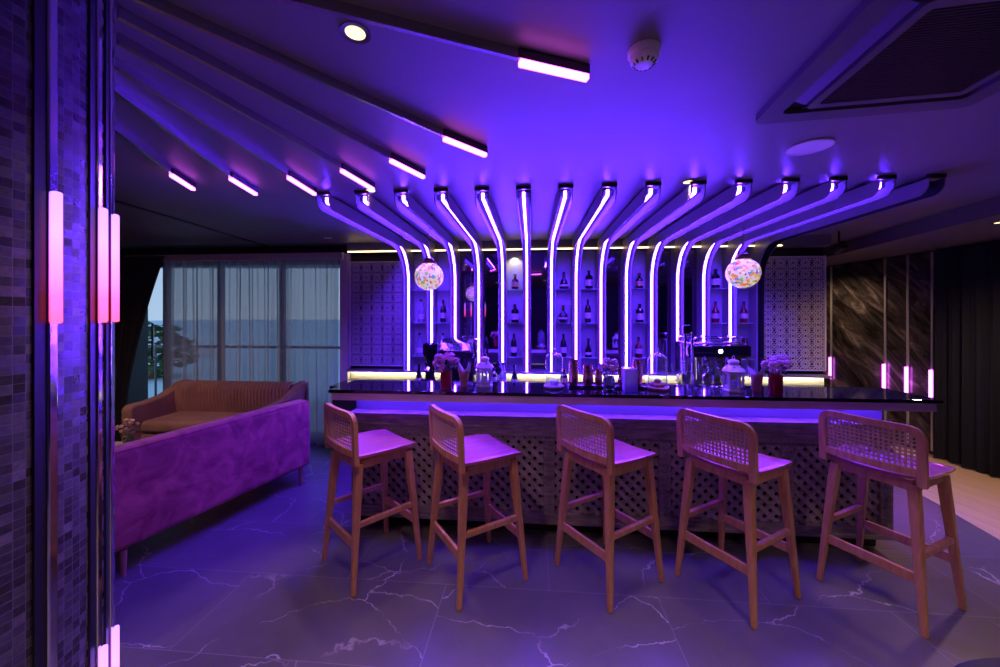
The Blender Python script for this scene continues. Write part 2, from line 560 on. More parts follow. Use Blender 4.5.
def tag(o, label=None, cat=None, group=None, kind=None):
    if label: o['label'] = label
    if cat: o['category'] = cat
    if group: o['group'] = group
    if kind: o['kind'] = kind
    return o


def thing(name, label, cat, loc=(0, 0, 0), rotz=0., group=None):
    o = bpy.data.objects.new(name, None); C.objects.link(o)
    o.empty_display_size = .1
    o.location = loc; o.rotation_euler.z = rotz
    return tag(o, label, cat, group)


KIDS = {}


def dup(root, loc, rotz, label, group=None):
    def cp(o, parent):
        c = o.copy(); C.objects.link(c)
        if parent: c.parent = parent
        for ch in [x for x in bpy.data.objects if x.parent == o]:
            cp(ch, c)
        return c
    r = cp(root, None); r.location = loc; r.rotation_euler.z = rotz; r['label'] = label
    if group: r['group'] = group
    return r


def struct(name, mb, m, label=None, **k):
    o = mb.build(name, m, **k); o['kind'] = 'structure'
    if label: o['label'] = label; 
    return o


RB = -TH
# ---------------------------------------------------------------- room shell
WN = 4.50                      # face of the wall behind the bar, bar frame
struct('floor', MB().b(-6.6, 7, -3.3, 7, -.12, 0), 'floor')
# pale plank floor of the corridor along the right wall
mb = MB(); mb.prism([(3.30, 1.8), (3.55, 2.66), (3.84, 3.647), (4.5, 6.45), (4.96, 6.45), (4.96, 1.8)], 0.0, .006, lambda u, v, d: Vector((u, v, d)))
struct('floor_corridor', mb, 'lightwood')
struct('ceiling', MB().b(-6.6, 7, -3.3, 7, CEIL, CEIL + .12), 'ceiling')
mb = MB(); mb.prism([(2.75, -1.), (3.05, .2), (3.75, 3.05), (3.99, 4.02), (4.13, 4.6), (4.3, 6.42), (4.96, 6.42), (4.96, -1.)], 2.345, CEIL, lambda u, v, d: Vector((u, v, d)))
struct('ceiling_soffit', mb, 'ceiling')
# wall behind the bar, with the window to its left
mb = MB(); mb.b(-2.34, 3.265, WN, WN + .15, 0, CEIL); mb.b(3.14, 3.265, WN + .15, 6.6, 0, CEIL)
struct('wall_back', mb, 'darkwall', rotz=RB)
mb = MB(); mb.b(-6.3, -2.34, WN + .02, WN + .17, 2.30, CEIL); mb.b(-6.3, -5.55, WN + .02, WN + .17, 0, 2.30); mb.b(-5.55, -2.34, WN + .02, WN + .17, 0, .06)
struct('wall_window', mb, 'darkwall', rotz=RB)
struct('wall_far', MB().b(3.2, 5.1, 6.4, 6.55, 0, CEIL), 'marble')
struct('wall_left', MB().b(-6.25, -6.1, -3.2, 6.5, 0, CEIL), 'darkwall')
struct('wall_front', MB().b(-6.2, 5.2, -3.15, -3., 0, CEIL), 'darkwall')
struct('wall_right', MB().b(4.95, 5.1, -3.1, 6.95, 0, CEIL), 'marble')
struct('trim_1', MB().b(-2.335, -2.235, 4.40, WN - .002, .0, 2.36), 'cream', label='cream strip of wall between curtain and left lattice screen', rotz=RB)
# curtain pelmet, pale paint stands in for cove light from above
struct('trim_2', MB().b(-5.1, -2.25, 4.30, 4.34, 2.275, 2.355), 'cream', label='pale pelmet above the sheer curtain', rotz=RB)
# cove board along the top of the bar wall
struct('trim_3', MB().b(-2.235, 3.26, 4.38, WN - .002, 2.365, CEIL - .002), 'ceiling', label='dark soffit above the bottle wall', rotz=RB)
cv = MB().b(-2.22, 2.75, 4.374, 4.379, 2.366, 2.378).build('cove_light', 'cove', rotz=RB)
tag(cv, 'thin warm cove light line along the top of the bottle wall', 'cove light')
struct('baseboard_window', MB().b(-5.5, -2.34, 4.46, 4.515, .001, .07), 'darkwall', rotz=RB)
# ceiling groove left
struct('trim_4', MB().b(-2.975, -2.925, 1.2, 4.75, CEIL - .006, CEIL - .0005), 'black', label='dark groove in the left ceiling')

# window 1: dark frame, glass, door leaf
wf = MB()
for x in (-5.52, -4.82, -4.05, -3.2, -2.37):
    wf.b(x - .03, x + .03, 4.56, 4.62, .06, 2.30)
wf.b(-5.55, -2.34, 4.56, 4.62, 2.24, 2.30); wf.b(-5.55, -2.34, 4.56, 4.62, .06, .12)
w = struct('window_1', wf, 'darksteel', rotz=RB)
MB().b(-5.5, -2.38, 4.588, 4.592, .12, 2.24).build('glass_pane', 'pane', w)
hd = MB(); hd.tube([(-4.93, 4.50, 1.02), (-4.93, 4.50, 1.50)], .014); hd.b(-4.945, -4.915, 4.5, 4.56, 1.04, 1.065); hd.b(-4.945, -4.915, 4.5, 4.56, 1.455, 1.48)
hd.build('door_handle', 'steel', w)


def curtain(name, a0, a1, n, z0, z1, pitch, amp, m, fn=None, nu=220, rotz=RB, loc=(0, 0, 0), axis=0, nv=24):
    mb = MB(); ph = [random.uniform(0, 6.28) for _ in range(6)]

    def f(u, v):
        a = a0 + (a1 - a0) * u
        k = 2 * pi / pitch
        w = sin(k * a + 1.1 * sin(a * 3.1 + ph[0])) + .45 * sin(k * 2.3 * a + ph[1] + .5 * v) + .35 * sin(k * .41 * a + ph[2] + v)
        z = z0 + (z1 - z0) * v
        aa = a + .012 * sin(a * 9 + ph[3]) * (1 - v)
        if fn: aa = fn(aa, v)
        y = n + amp * w * (.65 + .35 * (1 - v))
        return Vector((aa, y, z)) if axis == 0 else Vector((y, aa, z))
    mb.grid(nu, nv, f)
    return mb.build(name, m, smooth=True, rotz=rotz, loc=loc)


c = curtain('sheer_curtain', -4.62, -2.36, 4.39, .015, 2.30, .17, .036, 'sheer', nu=420)
tag(c, 'sheer grey curtain hanging across the window behind the sofas', 'curtain')
c = curtain('charcoal_drape', -5.32, -4.49, 4.24, .02, 2.33, .085, .025, 'drapegrey',
            fn=lambda a, v: -5.32 + (a + 5.32) * (.36 + .64 * max(0., (v - .12) / .88) ** 1.5))
tag(c, 'dark charcoal drape gathered to one side of the window beside the mosaic column', 'curtain')
c = curtain('navy_drape', .2, 4.16, 4.86, .02, 2.34, .11, .028, 'drape', rotz=0, axis=1, nu=360)
tag(c, 'long dark navy drape hanging along the right marble wall', 'curtain')

# ---------------------------------------------------------------- outside the window
struct('terrace_floor', MB().b(-120, 60, 6.7, 160, -.3, -.15), P('terrace paving', (.78, .8, .84), .8))
for (x, y, r, h, lab, cat) in ((-9.75, 10.5, .95, .75, 'green leafy tree outside, seen in the gap left of the sheer curtain', 'tree'),):
    t = thing('garden_tree' if cat == 'tree' else 'garden_shrub', lab, cat, (x, y, -.15))
    mb = MB(); rnd = random.Random(int(x * 10))
    for k in range(260):
        d = Vector((rnd.gauss(0, 1), rnd.gauss(0, 1), rnd.gauss(0, 1))).normalized() * r * rnd.uniform(.55, 1)
        R = Matrix.Rotation(rnd.uniform(0, 6), 3, 'Z') @ Matrix.Rotation(rnd.uniform(0, 3), 3, 'X')
        c0 = Vector((d.x, d.y, h + d.z * .9)); s = .2
        mb.face([c0 + R @ Vector(q) for q in ((-s, 0, 0), (0, -s * .5, 0), (s, 0, .04), (0, s * .5, 0))])
    mb.build('crown', P('foliage ' + cat, (.10, .16, .06), .7, var=.5, vscale=2), t)
    MB().tube([(0, 0, 0), (.05, 0, h * .5), (0, .05, h)], .1, 8, r1=.05).build('trunk', 'woodstand', t)
rl = thing('terrace_railing', 'dark metal terrace railing outside the window', 'railing', (0, 0, 0), RB)
mb = MB(); mb.tube([(-8.5, 6.4, 1.03), (-1.5, 6.4, 1.03)], .025); mb.build('handrail', 'darksteel', rl)
for k in range(6):
    MB().tube([(-8.2 + k * 1.25, 6.4, -.15), (-8.2 + k * 1.25, 6.4, 1.02)], .018).build('post', 'darksteel', rl)
hs = thing('neighbour_house', 'small white roofed house outside beyond the trees', 'house', (-13.6, 15.5, -1.3))
MB().b(-1.1, 1.1, -1, 1, 0, 1.6).build('wall', 'white', hs)
MB().prism([(-1.3, 1.6), (1.3, 1.6), (0, 2.3)], -1.2, 1.2, lambda u, v, d: Vector((u, d, v))).build('roof', 'smoke', hs)

# ---------------------------------------------------------------- mosaic column and its light strips
CX, CY, CR = -1.36, .78, .39
mb = MB(); seg = 96
bm = mb.bm; uvl = bm.loops.layers.uv.new('UVMap')
for k in range(seg):
    a0, a1 = 2 * pi * k / seg, 2 * pi * (k + 1) / seg
    for z0, z1 in ((0, .8), (.8, 1.6), (1.6, CEIL)):
        vs = [bm.verts.new((CR * cos(a), CR * sin(a), z)) for a, z in ((a0, z0), (a1, z0), (a1, z1), (a0, z1))]
        f = bm.faces.new(vs)
        for lp, (a, z) in zip(f.loops, ((a0, z0), (a1, z0), (a1, z1), (a0, z1))):
            lp[uvl].uv = (a * CR, z)
bmesh.ops.remove_doubles(bm, verts=bm.verts[:], dist=1e-5)
col = mb.build('mosaic_column', 'mosaic', smooth=True, loc=(CX, CY, 0))
col['kind'] = 'structure'; col['label'] = 'huge round column clad in dark stone mosaic'

base_ang = math.atan2(-CY, -CX)            # direction column -> camera
for k, (psi, lab) in enumerate(((34.2, 'wide chrome strip with pink tube nearest the left frame edge on the mosaic column'),
                                (52.5, 'chrome strip with pink tube, middle one on the mosaic column'),
                                (62.0, 'chrome strip with pink tubes on the mosaic column edge next to the sofa'),
                                (95., 'chrome strip with pink tubes on the mosaic column side facing the velvet sofa'),
                                (114., 'chrome strip with pink tubes on the mosaic column side facing the curtain'))):
    if lab is None: continue
    a = base_ang + radians(psi)
    t = thing('column_light_strip', lab, 'light strip', (CX + CR * cos(a), CY + CR * sin(a), 0), a, 'chrome light strips on the mosaic column'); t['kind'] = 'thing'
    rail = MB(); rail.b(-.01, .007, -.0095, .0095, .001, CEIL - .001)
    rail.build('chrome_rail', 'chrome', t, bev=.003)
    dk = MB(); dk.b(-.006, .003, -.032, -.010, .002, CEIL - .002); dk.build('dark_reveal', 'black', t)
    MB().b(.0073, .019, -.0085, .0085, 1.583, 1.868, .004).build('light_tube', 'coltube', t)
    MB().b(.0073, .019, -.0085, .0085, .49, .775, .004).build('light_tube', 'coltube', t)

# ---------------------------------------------------------------- ceiling light rails fanning from the column
RAILS = [((-.643, 1.048), (.0626, 1.304), (.327, 1.392)), ((-1.04, 1.048), (-.283, 1.864), (-.077, 2.0625)),
         ((-1.143, 1.122), (-.6245, 2.129), (-.485, 2.391)), ((-1.25, 1.227), (-.965, 2.276), (-.885, 2.62)),
         ((-1.385, 1.19), (-1.352, 2.391), (-1.345, 2.727)), ((-1.47, 1.19), (-1.734, 2.409), (-1.774, 2.727)),
         ((-1.60, 1.12), (-2.061, 2.349), (-2.14, 2.62))]
ORD = ['first', 'second', 'third', 'fourth', 'fifth', 'sixth', 'seventh', 'eighth', 'ninth', 'tenth', 'eleventh', 'twelfth', 'thirteenth', 'fourteenth', 'fifteenth']
RAILS = [[(x * .951, y * .951) for x, y in q] for q in RAILS]
for k, (p0, p1, p2) in enumerate(RAILS):
    z = CEIL
    lab = 'ceiling light rail with short pink tube, %s one counted leftwards from the smoke detector' % ORD[k]
    t = thing('ceiling_light_rail', lab, 'light rail', (p1[0], p1[1], z), 0, 'ceiling rails with pink tubes')
    d = lambda p: Vector((p[0] - p1[0], p[1] - p1[1], 0))
    q0 = d(p0); q2 = d(p2)
    MB().bar(q0 + Vector((0, 0, -.017)), Vector((0, 0, -.017)), .015, .034).build('rail', 'steel' , t)
    MB().bar(Vector((0, 0, -.017)), q2 + Vector((0, 0, -.017)), .026, .034).build('tube_holder', 'darksteel', t)
    MB().bar(q2 * .02 + Vector((0, 0, -.043)), q2 * .99 + Vector((0, 0, -.043)), .022, .017).build('light_tube', 'tube', t)

# ---------------------------------------------------------------- the curved light ribs
A0, SP = -1.479, .285
NE, NO, ZO = 2.548, 4.36, 2.36
path = [(NE, 2.455), (NE, 2.43)]
for k in range(1, 7):
    q = pi / 2 * k / 6; path.append((NE + .07 - .07 * cos(q), 2.43 - .07 * sin(q)))
RR = .36
path += [(2.9, ZO), (3.2, ZO), (3.5, ZO), (3.8, ZO)]
for k in range(0, 13):
    q = pi / 2 * k / 12; path.append((NO - RR + RR * sin(q), ZO - RR + RR * cos(q)))
path += [(NO, 1.6), (NO, 1.2), (NO, .945)]


def offset(path, d):
    out = []
    for k, p in enumerate(path):
        a = path[max(k - 1, 0)]; b = path[min(k + 1, len(path) - 1)]
        tx, tz = b[0] - a[0], b[1] - a[1]; l = math.hypot(tx, tz)
        out.append((p[0] - tz / l * d, p[1] + tx / l * d))
    return out


def ribbon(mb, inner, outer, x0, x1):
    """closed band between two offset paths, from x0 to x1"""
    n = len(inner)
    vi = [[mb.bm.verts.new((x, p[0], p[1])) for p in pth] for pth in (inner, outer) for x in (x0, x1)]
    a, b, c, d = vi                 # inner x0, inner x1, outer x0, outer x1
    for k in range(n - 1):
        for r, s in ((a, b), (b, d), (d, c), (c, a)):
            mb.bm.faces.new((r[k], r[k + 1], s[k + 1], s[k]))
    for k in (0, n - 1):
        mb.bm.faces.new((a[k], b[k], d[k], c[k]))


def make_rib():
    t = thing('light_rib', 'x', 'light rib', (0, 0, 0), RB, 'curved light ribs of the bar canopy')
    poly = path + [(WN - .004, .945), (WN - .004, 2.362), (4.376, 2.362), (4.376, 2.455)]
    for s in (-1, 1):
        mb = MB(); x0, x1 = s * .0425, s * .0485
        a = [mb.bm.verts.new((x0, u, v)) for u, v in poly]; b = [mb.bm.verts.new((x1, u, v)) for u, v in poly]
        fa = mb.bm.faces.new(a); fb = mb.bm.faces.new(b[::-1]); n = len(poly)
        for k in range(n): mb.bm.faces.new((a[k], a[(k + 1) % n], b[(k + 1) % n], b[k]))
        fa.normal_update(); fb.normal_update(); bmesh.ops.triangulate(mb.bm, faces=[fa, fb], ngon_method='EAR_CLIP')
        mb.build('side_panel', 'rib', t)
    mb = MB(); ribbon(mb, offset(path, .064), offset(path, .0675), -.0410, .0410)
    for q in (-1, 1): ribbon(mb, offset(path, .0006), offset(path, .0675), q * .0412, q * .0423)
    mb.build('channel', 'reflector', t)
    mb = MB(); ribbon(mb, offset(path, .053), offset(path, .0637), -.0085, .0085); mb.build('led_tube', 'led', t)
    mb = MB(); mb.b(-.05, .05, NE - .004, NE + .014, 2.4565, CEIL - .001); mb.b(-.02, .02, 2.7, 4.3, 2.44, CEIL - .001); mb.build('ceiling_bracket', 'black', t)
    return t


rib = make_rib()
for i in range(15):
    p = B(A0 + SP * i, 0, 0)
    lab = 'curved violet light rib, %s counted from the left lattice screen' % ORD[i]
    if i == 14: lab = 'last dim grey light rib at the right end, beside the right lattice screen'
    if i == 0: rib.location = p; rib['label'] = lab; last = rib
    else: last = dup(rib, p, RB, lab)
# the last rib on the right is switched off
off = P('unlit led tube', (.5, .48, .52), .4)
for ch in [x for x in bpy.data.objects if x.parent == last]:
    if ch.name.startswith('led_tube'):
        ch.data = ch.data.copy(); ch.data.materials[0] = off; ch['label'] = 'unlit grey tube'

# ---------------------------------------------------------------- bays between the ribs
KIND = 'BBMMBMBBMBMMBB'
Z_SH = (1.908, 1.517, 1.115)
nb = 0
MIRW = ['left of the yellow-lit niche, far one', 'left of the yellow-lit niche, near one', 'in the middle of the bar wall', 'above the flowers in the green jar',
        'behind the right glass dome', 'left of the coffee machine on the right']
NICHE = {1: 'leftmost niche', 2: 'niche under the left mosaic lamp', 5: 'yellow-lit niche', 7: 'niche behind the copper shakers',
         8: 'niche right of the shakers niche', 10: 'lone niche left of the right glass dome', 13: 'niche left of the right mosaic lamp', 14: 'niche behind the right mosaic lamp'}
ZB = .945
nm = 0
for k in range(1, 15):
    ac = A0 + SP * (k - .5); hw = SP / 2 - .0505
    if KIND[k - 1] == 'M':
        o = MB().b(ac - hw, ac + hw, WN - .016, WN - .004, ZB, 2.36).build('mirror_panel', 'mirror', rotz=RB)
        tag(o, 'tall tinted mirror panel between ribs, ' + MIRW[nm], 'mirror', 'mirror panels of the bar wall'); nm += 1
    else:
        struct('trim_%d' % (10 + k), MB().b(ac - hw, ac + hw, WN - .012, WN - .004, ZB, 2.36), 'niche', label='pale back panel of the ' + NICHE[k], rotz=RB)
        for j, z in enumerate(Z_SH):
            o = MB().b(ac - hw, ac + hw, WN - .125, WN - .014, z - .008, z).build('glass_shelf', 'shelfglass', rotz=RB)
            tag(o, 'glass shelf, %s in the %s' % (('top', 'middle', 'lowest')[j], NICHE[k]), 'shelf', 'glass shelves of the bar wall')
# side walls right of the canopy
for s, a0, a1 in ((1, -2.232, -1.53), (2, 2.562, 3.25)):
    struct('trim_%d' % (30 + s), MB().b(a0, a1, WN - .02, WN - .004, .945, 2.36), 'backboard', label='dark recess behind the %s lattice screen' % ('left', 'right')[s - 1], rotz=RB)

# ---------------------------------------------------------------- lattice screens (star rosettes cut through)
def rosette_panel(mb, x0, x1, z0, z1, y, cell, t=.0046, d=.012):
    nx = max(1, round((x1 - x0) / cell)); nz = max(1, round((z1 - z0) / cell))
    cx, cz = (x1 - x0) / nx, (z1 - z0) / nz

    def seg(p, q, w):
        mb.bar((p[0], y, p[1]), (q[0], y, q[1]), w, d, up=(0, 1, 0))
    for i in range(nx):
        for j in range(nz):
            ox, oz = x0 + (i + .5) * cx, z0 + (j + .5) * cz
            R = min(cx, cz) / 2
            pt = lambda r, k: (ox + r * cos(pi * k / 8), oz + r * sin(pi * k / 8))
            q = lambda r, k: (ox + r * R * cos(pi * k / 12), oz + r * R * sin(pi * k / 12))
            for k in range(0, 24, 2):
                seg(q(.26, k), q(.26, k + 2), t)                               # ring round the centre hole
                seg(q(.26, k), q(.62, k), t * .8)                              # spokes between the petals
                seg(q(.62, k), q(.62, k + 2), t)                               # ring round the petals
                seg(q(.62, k), q(.99, k + 1), t * .8); seg(q(.62, k + 2), q(.99, k + 1), t * .8)
            for sx in (-1, 1):                                                 # links in the corners
                for sz in (-1, 1):
                    co = (ox + sx * cx / 2, oz + sz * cz / 2)
                    seg((ox + sx * cx * .36, oz + sz * cz * .36), co, t)
                    seg((ox + sx * cx / 2, oz + sz * cz * .22), (ox + sx * cx * .22, oz + sz * cz / 2), t)


for nm_, a0, a1, lab in (('left', -2.228, -1.535, 'white star-pattern lattice screen beside the sheer curtain'), ('right', 2.565, 3.245, 'pale star-pattern lattice screen beside the dark marble wall')):
    t = thing('lattice_screen', lab, 'lattice screen', B((a0 + a1) / 2, 4.44, .985), RB, 'lattice screens flanking the bar wall')
    w = (a1 - a0) / 2; zs = (0, .645, 1.275)
    fr = MB()
    for x in (-w, w - .012): fr.b(x, x + .012, -.012, .012, 0, 1.275)
    for z in (0, .6365, 1.263): fr.b(-w + .012, w - .012, -.012, .012, z, z + .012)
    fr.build('frame', 'screen', t)
    for z0, z1 in ((.012, .6365), (.6485, 1.263)):
        mb = MB(); rosette_panel(mb, -w + .012, w - .012, z0, z1, 0, .126); mb.build('lattice_panel', 'screen', t)

# ---------------------------------------------------------------- back counter with its lit splashback
bc = thing('back_counter', 'back bar counter with warm-lit splashback below the bottle wall', 'counter', (0, 0, 0), RB)
MB().b(-2.23, 3.255, 3.98, WN - .006, .78, .82).build('worktop', 'slab', bc)
MB().b(-2.22, 3.25, 4.02, WN - .006, .001, .779).build('body', 'backboard', bc)
MB().b(-2.23, 3.255, WN - .025, WN - .006, .821, .92).build('splashback', P('ribbed splashback', (.8, .75, .62), .5), bc)
MB().b(-2.23, 3.255, WN - .15, WN - .006, .921, .943).build('ledge', 'rib', bc)
MB().b(-2.2, 3.24, WN - .06, WN - .045, .910, .9205).build('led_strip', 'coveled', bc)

# ---------------------------------------------------------------- the bar
NB0 = 2.72
AL, AR = -1.35, 2.41
POSTS = [-1.31, -.684, .126, .935, 1.745, 2.37]
bb = thing('bar_counter', 'dark carved wooden bar base with lattice panels and glowing violet band', 'bar', (0, 0, 0), RB)
MB().b(AL, AR, NB0 + .04, 3.22, .10, .86).build('body', 'backboard', bb)
MB().b(AL + .03, AR - .03, NB0 + .09, 3.2, .001, .099).build('plinth', 'black', bb)
mb = MB()
mb.b(AL - .012, AR + .012, NB0 - .03, 3.22, .862, .876)                       # ledge
mb.b(AL, AR, NB0 - .012, NB0 + .04, .80, .862, .006)
mb.b(AL, AR, NB0 - .02, NB0 + .04, .785, .80, .004)
mb.b(AL, AR, NB0, NB0 + .04, .725, .785)
for k in range(int((AR - AL) / .026)):
    mb.b(AL + .006 + k * .026, AL + .02 + k * .026, NB0 - .008, NB0 + .01, .71, .724)
for s in (AL, AR):                                                               # side faces
    mb.b(s - .004, s + .004, NB0 + .04, 3.21, .725, .86)
mb.build('cornice', 'carved', bb)
mb = MB()
mb.b(AL, AR, NB0, NB0 + .045, .10, .165, .006); mb.b(AL, AR, NB0 - .012, NB0 + .03, .10, .125, .004); mb.b(AL, AR, NB0 - .006, NB0 + .03, .165, .18, .004)
mb.build('bottom_rail', 'carved', bb)
for x in POSTS:
    mb = MB()
    w = .04
    mb.b(x - w, x + w, NB0 - .006, NB0 + .04, .166, .71, .005)
    for z in [.20 + .03 * q for q in range(17)]:                                  # carved ears of grain up the post
        mb.ball((x, NB0 - .008, z), .014, 1, (.8, .5, 1.1))
        mb.ball((x - .016, NB0 - .007, z + .012), .010, 1, (.9, .5, 1.2)); mb.ball((x + .016, NB0 - .007, z + .012), .010, 1, (.9, .5, 1.2))
    mb.build('carved_post', 'carved', bb)
for x0, x1 in zip(POSTS, POSTS[1:]):
    mb = MB(); x0 += .04; x1 -= .04; z0, z1 = .18, .71
    for dirn, y in ((1, NB0 + .012), (-1, NB0 + .026)):
        W, Hh = x1 - x0, z1 - z0; pitch = .078
        k = -Hh
        while k < W:
            # centre line: x = k + s*(z) in local coordinates (dirn flips)
            p = (k, 0.); q = (k + Hh, Hh)
            if p[0] < 0: p = (0, -k)
            if q[0] > W: q = (W, W - k)
            if q[0] - p[0] > .01:
                P0, P1 = p, q
                if dirn > 0: P0, P1 = (p[0], Hh - p[1]), (q[0], Hh - q[1])
                mb.bar((x0 + P0[0], y, z0 + P0[1]), (x0 + P1[0], y, z0 + P1[1]), .03, .013, up=(0, 1, 0))
            k += pitch
    mb.build('lattice_panel', 'lattice', bb)
# carved scrolls of the frieze, above each post
for x in POSTS:
    mb = MB()
    for s in (-.045, 0, .045):
        mb.tube([(x + s + .018 * cos(q * pi / 5), NB0 - .001, .755 + .018 * sin(q * pi / 5)) for q in range(10)], .006, 6, closed=True)
        mb.ball((x + s, NB0 - .002, .755), .008, 1)
    mb.build('frieze_carving', 'carved', bb)
o = MB().b(AL, AR, NB0 + .08, NB0 + .09, .878, .992).build('lit_panel', P('bar front panel', (.13, .125, .14), .6, spec=.1), bb)
MB().b(AL, AR, NB0 + .091, 3.2, .877, .995).build('top_frame', 'backboard', bb)

ct = thing('bar_countertop', 'long polished black stone countertop of the bar', 'countertop', (0, 0, 0), RB)
MB().b(-1.421, 2.52, 2.52, 2.93, 1.057, 1.08, .003).build('slab', 'slab', ct)
mb = MB(); mb.b(-1.40, 2.49, 2.53, 2.555, 1.006, 1.0565); mb.b(-1.40, -1.375, 2.555, 2.92, 1.006, 1.0565); mb.b(2.465, 2.49, 2.555, 2.92, 1.006, 1.0565); mb.b(-1.375, 2.465, 2.555, 2.92, 1.0, 1.0565)
mb.build('edge_band', 'edge', ct)
MB().b(-1.36, 2.45, 2.700, 2.712, .9945, .9998).build('led_strip', 'underled', ct)
# working counter behind
wc = thing('work_counter', 'low steel working counter behind the bar', 'counter', (0, 0, 0), RB)
MB().b(-1.35, 2.40, 3.23, 3.45, .88, .90).build('worktop', 'steel', wc)
MB().b(-1.34, 2.39, 3.23, 3.42, .001, .879).build('body', 'backboard', wc)

# ---------------------------------------------------------------- stools
def make_stool():
    t = thing('bar_stool', 'x', 'bar stool', (0, 0, 0), 0, 'wooden bar stools with cane backs')
    hb, ht, zt = .222, .165, .725
    for sx in (-1, 1):
        for sy in (-1, 1):
            mb = MB(); p0 = Vector((sx * ht, sy * ht, zt)); p1 = Vector((sx * hb, sy * hb, 0))
            pm = p0.lerp(p1, .25)
            mb.bar(p0, pm, .046, .046, up=(0, 1, 0), w1=.044, h1=.044); mb.bar(pm, p1, .044, .044, up=(0, 1, 0), w1=.027, h1=.027)
            bmesh.ops.remove_doubles(mb.bm, verts=mb.bm.verts[:], dist=1e-5)
            mb.build('leg', 'teak', t, bev=.007)
    at = lambda z: ht + (hb - ht) * (1 - z / zt)
    for s in (-1, 1):
        z = .265; MB().bar((-at(z) , s * at(z), z), (at(z), s * at(z), z), .02, .052).build('stretcher', 'teak', t, bev=.004)
        z = .375; MB().bar((s * at(z), -at(z), z), (s * at(z), at(z), z), .028, .03).build('stretcher', 'teak', t, bev=.004)
    mb = MB()
    for s in (-1, 1):
        mb.b(-ht, ht, s * ht - .011, s * ht + .011, .69, .742); mb.b(s * ht - .011, s * ht + .011, -ht + .011, ht - .011, .69, .742)
    mb.build('apron', 'teak', t, bev=.003)
    # seat: rounded square, dished sideways
    mb = MB()
    n = 20

    def sq(u, v):
        a, b = 2 * u - 1, 2 * v - 1
        # squircle mapping
        x = a * math.sqrt(1 - b * b * .5 * .32); y = b * math.sqrt(1 - a * a * .5 * .32)
        return x * .222, y * .215 + .012, a, b
    top = {}; bot = {}
    for i in range(n + 1):
        for j in range(n + 1):
            x, y, a, b = sq(i / n, j / n)
            edge = max(abs(a), abs(b))
            z = .768 + .016 * a * a - .012 * max(0, b) ** 3 - (.005 if edge > .999 else 0)
            top[i, j] = mb.bm.verts.new((x, y, z)); bot[i, j] = mb.bm.verts.new((x * .985, y * .985, z - (.018 if edge > .999 else .024)))
    for i in range(n):
        for j in range(n):
            mb.bm.faces.new((top[i, j], top[i + 1, j], top[i + 1, j + 1], top[i, j + 1]))
            mb.bm.faces.new((bot[i, j], bot[i, j + 1], bot[i + 1, j + 1], bot[i + 1, j]))
    rim = [(i, 0) for i in range(n)] + [(n, j) for j in range(n)] + [(i, n) for i in range(n, 0, -1)] + [(0, j) for j in range(n, 0, -1)]
    for k in range(len(rim)):
        a, b = rim[k], rim[(k + 1) % len(rim)]
        mb.bm.faces.new((top[a], bot[a], bot[b], top[b]))
    mb.build('seat', 'seatwood', t, smooth=True)
    # backrest frame: rounded rectangle bent a little backwards, lower rail, cane between
    hw, z0, z1, r = .208, .735, 1.02, .05
    yb = lambda x, z: -.200 - .012 * (z - .735) / .285 - .022 * (1 - (x / hw) ** 2)
    pts = []
    for cx, cz, a0 in ((hw - r, z1 - r, 0), (-hw + r, z1 - r, 90)):
        for q in range(7):
            a = radians(a0 + 15 * q); pts.append((cx + r * cos(a), cz + r * sin(a)))
    left = [(-hw, z) for z in (.93, .85, .79, z0)]; right = [(hw, z) for z in (z0, .79, .85, .93)]
    topx = [(x, z1) for x in (.12, .06, 0, -.06, -.12)]
    full = right + pts[:7] + topx + pts[7:] + left
    mb = MB(); rings = []
    P3 = [Vector((x, yb(x, z), z)) for x, z in full]
    for k, p in enumerate(P3):
        tt = P3[min(k + 1, len(P3) - 1)] - P3[max(k - 1, 0)]; tt.normalize()
        yy = Vector((0, 1, 0)); o = tt.cross(yy).normalized(); y2 = o.cross(tt).normalized()
        rings.append([mb.bm.verts.new(p + o * a + y2 * b) for a, b in ((-.019, -.013), (.015, -.013), (.019, -.009), (.019, .009), (.015, .013), (-.019, .013))])
    for a, b in zip(rings, rings[1:]):
        for j in range(6): mb.bm.faces.new((a[j], a[(j + 1) % 6], b[(j + 1) % 6], b[j]))
    mb.bm.faces.new(rings[0][::-1]); mb.bm.faces.new(rings[-1])
    # lower rail
    prev = None; xs = [-.19 + .038 * q for q in range(11)]
    for x in xs:
        ring = [mb.bm.verts.new((x, yb(x, .80) + b, z)) for z, b in ((.782, -.011), (.782, .011), (.820, .011), (.820, -.011))]
        if prev:
            for j in range(4): mb.bm.faces.new((prev[j], prev[(j + 1) % 4], ring[(j + 1) % 4], ring[j]))
        else: mb.bm.faces.new(ring)
        prev = ring
    mb.bm.faces.new(prev[::-1])
    mb.build('back_frame', 'teak', t, smooth=True)
    mb = MB()
    x0, x1, c0, c1 = -.193, .193, .818, 1.004
    nxs, nzs = 19, 9
    for i in range(nxs + 1):
        x = x0 + (x1 - x0) * i / nxs
        for dx in (-.0026, .0026):
            mb.bar((x + dx, yb(x, c0) - .001, c0), (x + dx, yb(x, c1) - .001, c1), .0042, .0016, up=(0, 1, 0))
    for j in range(nzs + 1):
        z = c0 + (c1 - c0) * j / nzs
        for q in range(10):
            xa, xb = x0 + (x1 - x0) * q / 10, x0 + (x1 - x0) * (q + 1) / 10
            mb.bar((xa, yb(xa, z) + .001, z), (xb, yb(xb, z) + .001, z), 0.0085, .0016, up=(0, 1, 0))
    mb.build('cane_panel', 'cane', t)
    return t


